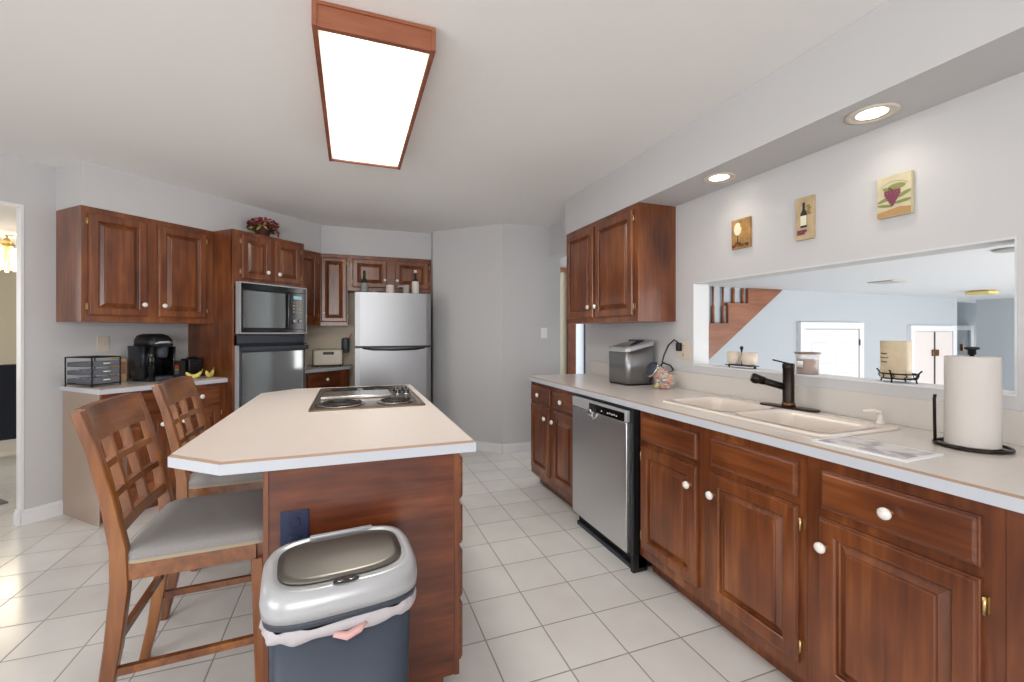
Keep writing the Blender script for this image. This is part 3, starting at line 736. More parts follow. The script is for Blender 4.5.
st = MB(); st.box(-.142, -.062, -.0915, -.09, .075, .105, mat('orange_print', (226, 84, 40), .5)); st.box(-.142, -.062, -.0915, -.09, .058, .073, mat('yellow_print', (228, 176, 80), .5)); st.box(-.142, -.062, -.0915, -.09, .03, .056, mat('blue_print', (90, 132, 168), .5))
part('stripe_print', st, None, t)
x, y = L(2.232, 4.02)
t = thing('radio', 'small black radio behind the bananas beside the oven cabinet', 'radio', (x, y, .914), R(45))
part('case', MB().box(-.062, .050, -.06, .06, 0, .150, bev=.008), M['black'], t)
part('front_panel', MB().box(-.055, .035, -.063, -.06, .02, .12, bev=.002), M['blackgloss'], t)
part('handle', MB().tube([(-.05, 0, .14), (-.04, 0, .158), (.03, 0, .158), (.04, 0, .14)], .005, n=8), M['black'], t)
ban = mat('banana_skin', (236, 222, 120), .45, noise=.08, nscale=30)
def banana(label, s_, d, rz, curl, tilt):
    x, y = L(s_, d); pts = []; rr = []
    for k in range(13):
        u = k/12; a = (u-.5)*curl; pts.append((math.sin(a)*.075*2/curl*.78, 0, .017+(1-math.cos(a))*.075*2/curl*1.2)); rr.append(.004 if k == 0 else (.006 if k == 12 else .0165*math.sin(PI*(.12+.76*u))**.6))
    t = thing('banana', label, 'banana', (x, y, .914), rz, 'bananas')
    b = part('fruit', MB().tube(pts, rr, n=10), ban, t)
    e = pts[-1]; part('stem', MB().tube([e, (e[0]+.012, 0, e[2]+.018)], [.005, .004], n=8), mat('banana_stem', (170, 160, 90), .6), t)
    t.rotation_euler = (tilt, 0, rz); return t
banana('banana lying at the left of the pair beside the oven cabinet', 2.120, 3.80, R(30), 1.7, 0)
banana('banana at the right of the pair, its stem pointing up', 2.222, 3.765, R(75), 2.1, 0)

# plant on top of the oven cabinet
x, y = L(2.655, 3.72)
t = thing('flower_arrangement', 'dark pot of burgundy and yellow silk flowers on top of the oven cabinet', 'flower arrangement', (x, y, 2.136))
part('pot', MB().lathe([(.048, 0), (.052, .006), (.064, .085), (.068, .092), (.060, .090)], n=20), mat('dark_wicker_pot', (70, 34, 28), .6, bump=.8, bscale=120), t)
def petals(n, cols, rad, hz, z0, sz):
    m = MB()
    for k in range(n):
        a = random.random()*2*PI; r_ = rad*math.sqrt(random.random()); z = z0+hz*random.random()*(1-.5*r_/rad)
        c = Vector((r_*math.cos(a), r_*math.sin(a), z)); nrm = Vector((random.uniform(-1, 1), random.uniform(-1, 1), random.uniform(-.3, 1))).normalized()
        u = nrm.orthogonal().normalized(); v = nrm.cross(u); s_ = sz*random.uniform(.6, 1.3); mm = random.choice(cols)
        m._add([c-u*s_, c-v*s_*.55+nrm*s_*.25, c+u*s_, c+v*s_*.55+nrm*s_*.25, c-nrm*s_*.2], [(0, 1, 4), (1, 2, 4), (2, 3, 4), (3, 0, 4)], mm)
    return m
burg = [mat('burgundy_petal', (120, 26, 50), .7), mat('rose_petal', (156, 40, 66), .7), mat('rust_petal', (120, 60, 40), .7)]
part('flowers', petals(190, burg, .125, .12, .085, .022), None, t)
part('leaves', petals(110, [mat('olive_leaf', (74, 72, 34), .7), mat('yellow_leaf', (178, 162, 84), .7), mat('dark_leaf', (34, 40, 26), .7)], .12, .11, .065, .024), None, t)
dr_ = MB()
for k in range(4): dr_.tube([(.09, -.03+.02*k, .1), (.125, -.03+.02*k, .06), (.13, -.03+.02*k, .01+.02*k)], [.008, .010, .006], mat('trailing_leaf', (112, 60, 52), .7), n=6)
part('trailing_stems', dr_, None, t)

# ------------------------------------------------------------------ wall plates
def plate(name, label, cat, loc, rz, w_=.075, h_=.115, kind='outlet', m=None, screws=True):
    m = m or M['plate']
    t = thing(name, label, cat, loc, rz)
    part('cover_plate', MB().box(-w_/2, w_/2, -.006, 0, -h_/2, h_/2, bev=.002), m, t)
    if kind == 'outlet':
        for z in (.028, -.028):
            o = part('socket', MB().lathe([(.016, 0), (.016, -.003), (.014, -.004)], None, (0, -.006, z), 'Y', 18), m, t)
            part('slot', MB().box(-.008, -.005, -.0112, -.010, z-.001, z+.008).box(.005, .008, -.0112, -.010, z-.001, z+.008).lathe([(.003, 0), (.003, -.001)], None, (0, -.0102, z-.008), 'Y', 8), M['black'], o)
    elif kind == 'switch':
        n = max(1, round(w_/.055))
        for k in range(n): part('toggle', MB().box(-.004+(k-(n-1)/2)*.045, .004+(k-(n-1)/2)*.045, -.016, -.006, -.008, .008, bev=.002), m, t)
    return t
x, y = L(1.702, WD); plate('switch_plate', 'almond switch plate on the left wall above the pod rack', 'switch', (x, y, 1.197), R(45), kind='switch', w_=.07)
x, y = L(2.015, WD); plate('outlet', 'pale outlet on the left wall behind the coffee maker', 'outlet', (x, y, 1.18), R(45), kind='outlet', w_=.075)
plate('switch_plate', 'white switch plate on the far wall left of the doorway', 'switch', (1.985, 4.39, 1.277), 0, kind='switch', m=M['white'])
plate('outlet', 'almond outlet above the sink counter with a black plug in it', 'outlet', (XW, 2.322, 1.165), R(-90), kind='outlet', w_=.12)
plate('outlet', 'dark navy outlet on the island end panel behind the trash can', 'outlet', (-.163, 1.4925, .676), 0, m=mat('navy_plastic', (38, 46, 74), .35), w_=.080, h_=.125)
# cord
t = thing('power_cord', 'black appliance cord looping up to the outlet over the sink counter', 'cord', (1.99, 2.43, 1.03))
part('cable', MB().tube([(-.03, .12, -.1), (-.01, .07, .0), (.02, .035, .045), (.045, -.01, .03), (.045, -.035, .0), (.02, -.02, -.02), (.0, .03, .02), (.015, .02, .10), (.03, -.01, .17), (.045, -.045, .205), (.052, -.075, .185)], .0055, n=8), M['black'], t)
part('plug', MB().box(.035, .067, -.098, -.068, .130, .185, bev=.006), M['black'], t)

# ------------------------------------------------------------------ bread bin and candy jar on sink counter
t = thing('bread_bin', 'stainless steel bread bin with sloping lid on the sink counter', 'bread bin', (1.902, 2.685, .914), 0)
def bb(o, z, rise=0.0):
    p = rrect(.118-o, .125-o, .035, z, 6)
    return [(x, y, z+rise*(x+.118)/.236) for x, y, z in p]
part('body', MB().rings([bb(0, .012), bb(0, .232, .05)], smooth=True), M['steel'], t)
part('base', MB().rings([bb(.004, 0), bb(.004, .012)]), M['black'], t)
lid = part('lid', MB().rings([bb(-.003, .233, .05), bb(-.003, .255, .052), bb(.006, .262, .052)], smooth=False), M['silver'], t, 'pale rim and lid')
part('lid_inset', MB().rings([bb(.018, .262, .052), bb(.018, .2645, .052)]), M['steel_h'], lid)
part('lid_hinge', MB().box(.0, .10, -.03, .03, .305, .318, bev=.004), M['dgrey'], lid)
t = thing('candy_jar', 'tilted-mouth glass jar full of colourful wrapped candy beside the bread bin', 'jar', (1.930, 2.355, .914), R(0))
jg = mat('jar_glass', (240, 244, 244), .05, alpha=.18, coat=.5)
part('bowl', MB().lathe([(.040, 0), (.055, .006), (.068, .035), (.070, .07), (.062, .10), (.045, .115)], n=26), jg, t)
nk = Matrix.Translation((0, 0, .085)) @ Matrix.Rotation(R(-62), 4, 'X').to_4x4()
ax = Matrix.Translation((-.0, .0, .085)) @ Vector((-.80, .10, .42)).to_track_quat('Z', 'Y').to_matrix().to_4x4()
part('neck', MB().lathe([(.052, .02), (.046, .07), (.046, .095)], n=24).xf(ax), jg, t)
part('lid', MB().lathe([(.020, .095), (.050, .096), (.052, .108), (.047, .114), (.01, .115)], M['dgrey'], n=26).lathe([(.053, .094), (.055, .100), (.053, .106)], M['chrome'], n=26).xf(ax), M['dgrey'], t, 'dark metal lid facing left')
cd = MB(); cc = [mat('candy_'+n_, c, .4) for n_, c in (('white', (236, 232, 220)), ('orange', (236, 140, 96)), ('green', (110, 160, 110)), ('yellow', (232, 200, 110)), ('red', (206, 70, 60)), ('peach', (232, 186, 150)))]
for k in range(80):
    a = random.random()*2*PI; z = random.uniform(.014, .10); rm = .054 if z < .07 else .054-(z-.07)*.6; r_ = rm*math.sqrt(random.random())
    cd.sphere((r_*math.cos(a), r_*math.sin(a), z), .014, random.choice(cc), (random.uniform(.7, 1.2), random.uniform(.7, 1.2), .7), 8)
for k in range(34):
    p = ax @ Vector((random.uniform(-.028, .028), random.uniform(-.028, .028), random.uniform(.0, .08))); cd.sphere(p, .012, random.choice([cc[5], cc[1], cc[5]]), (1, 1, .8), 8)
o = part('candy_filling', cd, None, t)

# ------------------------------------------------------------------ paper towel, mat, pass-through items
t = thing('paper_towel_holder', 'dark wire stand with upright rod at the near end of the counter', 'paper towel holder', (1.872, .812, .914))
ring = [(math.cos(2*PI*k/40)*.088, math.sin(2*PI*k/40)*.088, .007) for k in range(40)]
hb = MB().tube(ring, .0055, n=8, closed=True)
hb.tube([(-.088, 0, .007), (.088, 0, .007)], .004, n=8).tube([(0, -.088, .007), (0, .088, .007)], .004, n=8)
part('base', hb, M['bronze'], t)
part('pole', MB().tube([(0, 0, .006), (0, 0, .302)], .006, n=12), M['bronze'], t)
part('finial', MB().lathe([(.010, .298), (.010, .314), (.018, .316), (.018, .322), (.008, .324)], n=20), M['black'], t)
part('tension_arm', MB().tube([(-.055, .068, .007), (-.055, .070, .15), (-.055, .068, .165)], .0045, n=10), M['bronze'], t)
t = thing('paper_towel_roll', 'full white paper towel roll on the dark wire stand', 'paper towel', (1.872, .812, .924))
part('roll', MB().lathe([(.020, 0), (.064, 0), (.0645, .003), (.0645, .280), (.0635, .283), (.020, .283)], n=56), M['paper'], t)
part('loose_sheet', MB().rings([[((.0665)*math.cos(a), (.0665)*math.sin(a), z) for a in [R(-60+8*k) for k in range(9)]]+[(.0652*math.cos(a), .0652*math.sin(a), z) for a in [R(4-8*k) for k in range(9)]] for z in (.001, .281)]), M['paper'], t)
t = thing('counter_mat', 'pale printed rectangular mat lying beside the sink', 'mat', (1.565, .915, .914), R(2))
def mat_print():
    m = mat('mat_print', (222, 216, 212), .5); nt = m.node_tree; b = nt.nodes['Principled BSDF']; N = nt.nodes.new; K = nt.links.new
    tc = N('ShaderNodeTexCoord'); n = N('ShaderNodeTexNoise'); n.inputs['Scale'].default_value = 14; n.inputs['Detail'].default_value = 5; K(tc.outputs['Object'], n.inputs['Vector'])
    r = N('ShaderNodeValToRGB'); e = r.color_ramp.elements; e[0].position = .38; e[0].color = lin(168, 160, 172); e[1].position = .55; e[1].color = lin(224, 220, 216); K(n.outputs['Fac'], r.inputs['Fac']); K(r.outputs['Color'], b.inputs['Base Color']); return m
part('board', MB().box(-.095, .095, -.135, .135, 0, .006, bev=.002), M['white'], t)
part('print', MB().box(-.082, .082, -.12, .12, .006, .0068), mat_print(), t)

SX, SZ = 2.125, 1.078
# cup tray with centre post
t = thing('votive_stand', 'bronze tray with a centre post carrying two ribbed cups on the pass-through sill', 'candle stand', (SX, 1.925, SZ))
part('tray', MB().box(-.028, .028, -.095, .095, .012, .018, bev=.002).sphere((0, .09, .007), .007).sphere((0, -.09, .007), .007), M['bronze'], t)
part('post', MB().lathe([(.004, .018), (.004, .10), (.009, .112), (.010, .120), (.005, .126)], n=14), M['bronze'], t)
ribbed = mat('ribbed_cream_glass', (214, 200, 184), .4, bump=.5, bscale=150)
for y, l_ in ((.050, 'cream ribbed cup on the left half of the bronze tray'), (-.052, 'cream ribbed cup on the right half of the bronze tray')):
    q = thing('votive_cup', l_, 'candle cup', (SX, 1.925+y, SZ+.019), group='ribbed cups on the bronze tray')
    part('cup', MB().lathe([(.026, 0), (.037, .008), (.042, .035), (.040, .072), (.036, .072), (.036, .02), (.01, .015)], n=28), ribbed, q)
    part('candle', MB().lathe([(.034, .018), (.034, .05)], n=20), M['cream'], q)
t = thing('jar_candle', 'glass jar candle of brown wax with a small label behind the faucet', 'candle', (SX, 1.535, SZ))
part('wax', MB().lathe([(.045, .004), (.045, .072)], n=28), mat('brown_wax', (150, 92, 62), .4), t)
part('glass', MB().lathe([(.046, 0), (.050, .004), (.047, .05), (.050, .095), (.054, .100)], n=28), mat('candle_glass', (226, 222, 218), .05, alpha=.35), t)
part('lid', MB().lathe([(.050, .098), (.056, .101), (.056, .107), (.03, .109)], n=28), mat('taupe_lid', (140, 116, 104), .35, metal=.4), t)
part('paper_label', MB().rings([[(.0515*math.cos(R(a)), .0515*math.sin(R(a)), z) for a in range(150, 196, 5)]+[(.0505*math.cos(R(a)), .0505*math.sin(R(a)), z) for a in range(195, 149, -5)] for z in (.034, .066)]), M['white'], t)
# big pillar candle with script on wire stand
t = thing('wire_stand', 'low dark scrolled wire stand on the pass-through sill', 'stand', (SX, 1.150, SZ))
ws = MB()
for rr_, z in ((.046, .016), (.052, .036)): ws.tube([(math.cos(2*PI*k/32)*rr_*.9, math.sin(2*PI*k/32)*rr_*1.25, z) for k in range(32)], .003, n=6, closed=True)
for k in range(10):
    a = 2*PI*k/10; ws.tube([(math.cos(a)*.045, math.sin(a)*.060, .016), (math.cos(a+.2)*.05, math.sin(a+.2)*.066, .028), (math.cos(a)*.05, math.sin(a)*.066, .038)], .002, n=6)
for a in (0, 90, 180, 270):
    c, s_ = math.cos(R(a)), math.sin(R(a)); ws.tube([(c*.046, s_*.064, 0), (c*.044, s_*.060, .016), (c*.050, s_*.068, .038), (c*.058, s_*.080, .052)], .0032, n=6)
part('scrollwork', ws, M['bronze'], t)
part('plate', MB().lathe([(.044, .014), (.044, .017)], n=28, sy=1.25), M['bronze'], t)
t = thing('pillar_candle', 'wide tan pillar candle with three lines of script on a wire stand', 'candle', (SX, 1.160, SZ+.018))
part('body', MB().rings([supel(.038, .050, z, 2.6, 40) for z in (0, .003, .150, .153)]), mat('tan_wax', (206, 188, 158), .45, noise=.1, nscale=10), t)
sc_ = MB()
for r_, (z, y0, y1) in enumerate(((.100, .036, .010), (.083, .038, .006), (.066, .034, .010))):
    pts = []
    for k in range(15):
        y = y0+(y1-y0)*k/14; xx = -.038*(1-abs(y/.050)**2.6)**(1/2.6)-.0012; pts.append((xx, y, z+.003*math.sin(k*1.9)))
    sc_.tube(pts, .0011, n=5)
part('script_marks', sc_, mat('script_ink', (100, 80, 60), .6), t)

# ------------------------------------------------------------------ wall pictures (canvas blocks with relief-painted shapes)
def plaque(label, y, z, w_, h_, base, dep=.016):
    t = thing('canvas_picture', label, 'picture', (XW, y, z), R(-90))
    part('canvas', MB().box(-w_/2, w_/2, -dep, -.001, -h_/2, h_/2, bev=.001), base, t)
    return t, -dep
def flat(mb, pts, y, m):
    rs = [[(x, y, z) for x, z in pts], [(x, y-.0012, z) for x, z in pts]]; mb.rings(rs, m, True, True, smooth=False)
def ell(cx, cz, a, b, n=18, rot=0):
    return [(cx+a*math.cos(2*PI*k/n)*math.cos(rot)-b*math.sin(2*PI*k/n)*math.sin(rot), cz+a*math.cos(2*PI*k/n)*math.sin(rot)+b*math.sin(2*PI*k/n)*math.cos(rot)) for k in range(n)]
ochre = mat('ochre_canvas', (168, 130, 78), .8, noise=.35, nscale=22)
t, y0 = plaque('small ochre canvas of a white wine glass, left of three pictures', 1.863, 1.838, .122, .165, ochre)
m = MB(); wg = mat('painted_glass_white', (232, 226, 200), .7); brn = mat('painted_brown', (92, 56, 34), .7)
flat(m, ell(-.018, .028, .026, .036), y0, wg); flat(m, [(-.022, -.05), (-.014, -.05), (-.016, -.006), (-.020, -.006)], y0, brn); flat(m, ell(-.018, -.052, .020, .006), y0-.0004, brn)
part('wine_glass_motif', m, None, t)
m = MB()
for k in range(7): flat(m, ell(-.045+.015*k, -.066+.004*(k % 2), .012, .009), y0-.0002*k, [brn, mat('painted_red', (140, 52, 44), .7), mat('painted_green', (104, 112, 56), .7)][k % 3])
for a_, b_ in ((.03, .02), (.018, .045), (.04, -.02)): flat(m, ell(a_, b_, .018, .014), y0-.001, mat('painted_grape_leaf', (170, 130, 66), .7))
part('fruit_motif', m, None, t)
cream_c = mat('cream_canvas', (190, 168, 132), .8, noise=.15, nscale=18)
t, y0 = plaque('narrow cream canvas of a wine bottle, middle of three pictures', 1.495, 1.834, .088, .205, cream_c)
m = MB(); bk = mat('painted_bottle', (52, 44, 48), .7)
flat(m, [(-.018, -.045), (.014, -.045), (.014, .022), (.004, .042), (.004, .075), (-.008, .075), (-.008, .042), (-.018, .022)], y0, bk)
flat(m, [(-.017, -.035), (.013, -.035), (.013, .012), (-.017, .012)], y0-.0013, wg)
part('bottle_motif', m, None, t)
m = MB(); pur = mat('painted_grape', (124, 62, 82), .7)
for k in range(9): flat(m, ell(-.028+.009*(k % 5), -.062-.010*(k//5), .007, .007), y0-.0003*k, pur)
part('grape_motif', m, None, t)
m = MB()
for k in range(4): flat(m, ell(.02+.006*(k % 2), .055-.012*k, .010, .006), y0-.0003*k, mat('painted_olive', (150, 128, 72), .7))
part('leaf_motif', m, None, t)
t, y0 = plaque('large cream canvas of a purple grape bunch, right of three pictures', 1.122, 1.833, .118, .165, mat('pale_cream_canvas', (200, 190, 158), .8, noise=.12, nscale=16), .020)
m = MB(); olv = mat('painted_vine_leaf', (132, 138, 84), .7); brn2 = mat('painted_tan_ground', (178, 140, 92), .7)
flat(m, [(-.058, -.08), (.058, -.08), (.058, -.055), (.02, -.048), (-.058, -.060)], y0, brn2)
for cx, cz, a, b, r_ in ((-.03, -.01, .028, .007, .3), (.035, .0, .026, .007, .4), (.01, .035, .03, .012, 0), (-.02, .028, .02, .008, -.4), (.03, -.028, .03, .006, .1), (-.03, -.035, .028, .006, -.2)): flat(m, ell(cx, cz, a, b, 14, r_), y0-.0002, olv)
arc = [(-.045+.0*k, 0) for k in range(1)]
out = [(.05*math.cos(R(a)), .03+.03*math.sin(R(a))) for a in range(20, 161, 14)]; inn = [(.047*math.cos(R(a)), .03+.026*math.sin(R(a))) for a in range(160, 19, -14)]
flat(m, out+inn, y0, mat('painted_arch_line', (176, 170, 130), .7))
part('vine_motif', m, None, t)
m = MB()
for r_, n_ in enumerate((5, 5, 4, 3, 2, 1)):
    for k in range(n_): flat(m, ell((k-(n_-1)/2)*.011-.004, .018-r_*.0105, .0065, .0065, 12), y0-.0014-.0001*((k+r_) % 3), pur)
part('grape_motif', m, None, t)

# ------------------------------------------------------------------ recessed lights and ceiling light
for i, (x, y, lab) in enumerate(((1.902, 1.118, 'round recessed downlight in the soffit nearest the camera'), (1.902, 1.872, 'round recessed downlight in the soffit nearer the wall cabinet'))):
    t = thing('recessed_light', lab, 'light', (x, y, 2.1355), group=None)
    part('trim_ring', MB().lathe([(.085, -.0005), (.087, -.004), (.070, -.006), (.064, -.002), (.052, .0), (.052, -.0005)], n=36, cap=False), mat('warm_white_ring', (214, 204, 192), .4), t)
    part('lamp', MB().lathe([(.002, -.001), (.048, -.001), (.05, -.0005)], n=30), M['bulb'], t)
    l = bpy.data.lights.new('recessed_lamp', 'SPOT'); l.energy = 3.2; l.spot_size = R(140); l.spot_blend = 1.0; l.color = (1, .90, .78); l.shadow_soft_size = .04
    o = bpy.data.objects.new('recessed_lamp', l); col.objects.link(o); o.location = (x, y, 2.125)
t = thing('ceiling_light', 'large rectangular fluorescent ceiling light in a reddish wood frame', 'ceiling light', (.086, 2.304, 2.438))
a_, b_ = .215, .640
fr = MB()
fr.box(-a_, a_, -b_, -b_+.02, -.088, 0, M['fixwood']); fr.box(-a_, a_, b_-.02, b_, -.088, 0, M['fixwood'])
fr.box(-a_, -a_+.018, -b_+.02, b_-.02, -.088, 0, M['fixwood']); fr.box(a_-.018, a_, -b_+.02, b_-.02, -.088, 0, M['fixwood'])
for y in (-b_-.006, b_):
    fr.box(-a_, a_, y, y+.006, -.012, 0, M['fixwood']); fr.box(-a_, -a_+.016, y, y+.006, -.088, -.012, M['fixwood']); fr.box(a_-.016, a_, y, y+.006, -.088, -.012, M['fixwood'])
part('frame', fr, None, t)
part('diffuser', MB().box(-a_+.018, a_-.018, -b_+.02, b_-.02, -.080, -.074), M['lightdiff'], t)

# ------------------------------------------------------------------ island
t = thing('kitchen_island', 'cherry island cabinet with an overhanging almond top', 'island', (.05, 2.3, 0))
ox, oy = .05, 2.3
bd = MB()
x0, x1, y0, y1 = -.246-ox, .352-ox, 1.493-oy, 3.13-oy
bd.box(x0, x1-.02, y0, y0+.02, .0, .876, M['ply']); 
bd.box(x0, x0+.02, y0+.02, y1, 0, .876, M['wood']); bd.box(x0+.02, x1-.08, y1-.02, y1, 0, .876, M['wood'])
bd.box(x1-.02, x1, y0+.0, y1, .10, .876, M['wood']); bd.box(x1-.08, x1-.06, y0+.02, y1, 0, .10, M['wood'])
body = part('cabinet_body', bd, M['wood'], t)
# notch the front panel for the toe kick
cut = B(x1-.055, x1+.05, y0-.1, y0+.1, -.01, .10).build('cut'); cut.location = t.location
bpy.context.view_layer.update(); boolean_cut(body, [cut])
part('corner_post', MB().box(x0-.002, x0+.012, y0-.004, y0+.0, 0, .876), M['wood'], t); part('corner_post', MB().box(x1-.016, x1+.0, y0-.004, y0, .10, .876), M['wood'], t)
rt = bpy.data.objects.new('drawer_bank', None); col.objects.link(rt); rt.parent = t
rt.location = (x1, y0, 0); rt.rotation_euler = (0, 0, R(90))
def isl(x): return x
bpy.data.objects.remove(rt)
def bank(parent, mbfun): pass
class Side:
    pass
MX = Matrix.Translation((x1, y0, 0)) @ Matrix.Rotation(R(90), 4, 'Z')
def place_side(o):
    o.data.transform(MX)
    for c in o.children: c.data.transform(MX)
zs = [(.695, .845), (.535, .675), (.345, .515), (.125, .325)]
for z0, z1 in zs:
    o = drawer(t, .03, .50, z0, z1); place_side(o)
for xa in (.56, 1.09):
    o = drawer(t, xa, xa+.48, .695, .845); place_side(o)
    o = panel_door(t, xa, xa+.48, .125, .675, 'L', (xa+.45, .6)); place_side(o)
poly = loc_poly([(-.522, 1.605), (-.352, 1.457), (.402, 1.452), (.402, 3.175), (-.345, 3.20), (-.522, 3.03)], (ox, oy))
tp = MB()
p1 = offset_poly(poly, .0005); p2 = offset_poly(poly, .008)
ed = part('countertop_edge', MB().prism(poly, .876, .907), M['lamedge'], t, 'white laminate edge')
part('edge_strip', MB().rings([[(x, y, .907) for x, y in p1], [(x, y, .9136) for x, y in p2]], smooth=False), M['lamstrip'], t, 'thin brown edge line')
part('countertop', MB().prism(p2, .912, .914), M['lam'], t)

# cooktop
t = thing('cooktop', 'four burner electric coil cooktop with steel centre set in the island', 'cooktop', (.084, 2.655, .914))
ca, cb = .272, .425
rs = [rrect(ca, cb, .02, .0005, 3), rrect(ca, cb, .02, .006, 3), rrect(ca-.012, cb-.012, .015, .010, 3), rrect(ca-.028, cb-.028, .012, .004, 3)]
bronzy = mat('bronze_cooktop_frame', (120, 104, 90), .3, metal=.8)
part('frame', MB().rings(rs, bronzy, True, True, smooth=False), bronzy, t)
part('centre_griddle', MB().box(-.24, .13, -.085, .125, .0045, .022, bev=.004), M['steel_h'], t, 'bright steel centre panel')
pan = mat('drip_pan_steel', (170, 165, 160), .25, metal=1.0); coil = mat('dark_coil', (34, 30, 30), .5)
for bx_, by_, br in ((-.135, -.265, .105), (.135, -.26, .082), (-.13, .28, .082), (.07, .28, .100)):
    b = part('burner', MB().lathe([(br+.012, .004), (br+.014, .009), (br+.006, .010), (br-.012, .005), (.02, .0045)], None, (bx_, by_, 0), n=40), pan, t)
    sp_ = [(bx_+(.018+(br-.022)*k/90)*math.cos(2*PI*k/22), by_+(.018+(br-.022)*k/90)*math.sin(2*PI*k/22), .014) for k in range(91)]
    part('coil', MB().tube(sp_, .0042, n=6), coil, b)
for kx, ky in ((.175, .02), (.225, .02), (.175, .13), (.225, .13)):
    k_ = part('control_knob', MB().lathe([(.024, .005), (.024, .009), (.019, .011), (.017, .030), (.014, .032)], None, (kx, ky, 0), n=24), M['blackgloss'], t)
    part('knob_ring', MB().lathe([(.026, .004), (.026, .008), (.024, .009)], None, (kx, ky, 0), n=24), M['chrome'], k_)

# ------------------------------------------------------------------ trash can
t = thing('trash_can', 'charcoal sensor trash can with silver lid in front of the island', 'trash can', (-.024, 1.264, 0), R(6))
A_, B_ = .171, .119
part('body', MB().rings([supel(A_-.016, B_-.012, 0, 4.5), supel(A_-.010, B_-.006, .02, 4.5), supel(A_, B_, .575, 4.5)]), M['bin'], t)
rs = []; n = 96
def frill(z, o, amp, ph):
    out = []
    for k, p in enumerate(supel(A_+o, B_+o, z, 4.0, n)):
        f_ = 1+amp*math.sin(k*1.1+ph)*math.sin(k*.29+ph*2)+amp*.5*math.sin(k*2.3+ph); q = (p[0]*f_, p[1]*f_, z+.004*math.sin(k*.7+ph)); out.append(q)
    return out
part('bag_liner', MB().rings([frill(.590, .012, .006, 0), frill(.582, .016, .012, 1), frill(.572, .016, .018, 1.6), frill(.562, .012, .018, 2), frill(.553, .003, .006, 3)], cap0=False, cap1=False), M['liner'], t, 'thin white bag edge folded over the rim')
part('bag_tie', MB().tube([(-.03, -B_-.012, .562), (.0, -B_-.018, .553), (.03, -B_-.018, .562), (.045, -B_-.014, .572)], [.006, .010, .009, .005], n=10), mat('pink_tie', (216, 168, 164), .6), t)
part('rim_band', MB().rings([supel(A_+.006, B_+.006, .588, 4.0), supel(A_+.014, B_+.014, .592, 4.0), supel(A_+.016, B_+.016, .610, 3.9)]), M['dgrey'], t)
TL = lambda pts, k=.10: [(x, y, z+k*(y+B_)) for x, y, z in pts]
lid = part('lid', MB().rings([supel(A_+.018, B_+.018, .610, 3.8), supel(A_+.020, B_+.020, .630, 3.8), TL(supel(A_+.017, B_+.017, .655, 3.7)), TL(supel(A_+.006, B_+.006, .672, 3.6)), TL(supel(A_-.008, B_-.006, .676, 3.5)), TL(supel(A_-.014, B_-.012, .668, 3.5))], cap1=True), M['silver'], t)
part('lid_flap', MB().rings([TL(supel(A_-.018, B_-.023, .668, 3.4, 48, 0, .004)), TL(supel(A_-.018, B_-.023, .6745, 3.4, 48, 0, .004)), TL(supel(A_-.035, B_-.040, .6765, 3.2, 48, 0, .004))]), M['lid'], lid, 'brushed grey flap')
part('sensor', MB().lathe([(.030, 0), (.030, .002), (.026, .003)], M['black'], (.0, -B_+.002, .6775), n=28, sy=.40).lathe([(.007, 0), (.007, .004)], M['chrome'], (-.013, -B_+.002, .678), n=14).lathe([(.007, 0), (.007, .004)], M['chrome'], (.013, -B_+.002, .678), n=14), M['black'], lid)
part('hinge_bar', MB().box(-.075, .095, B_-.012, B_+.002, .694, .703, bev=.003), M['silver'], lid)

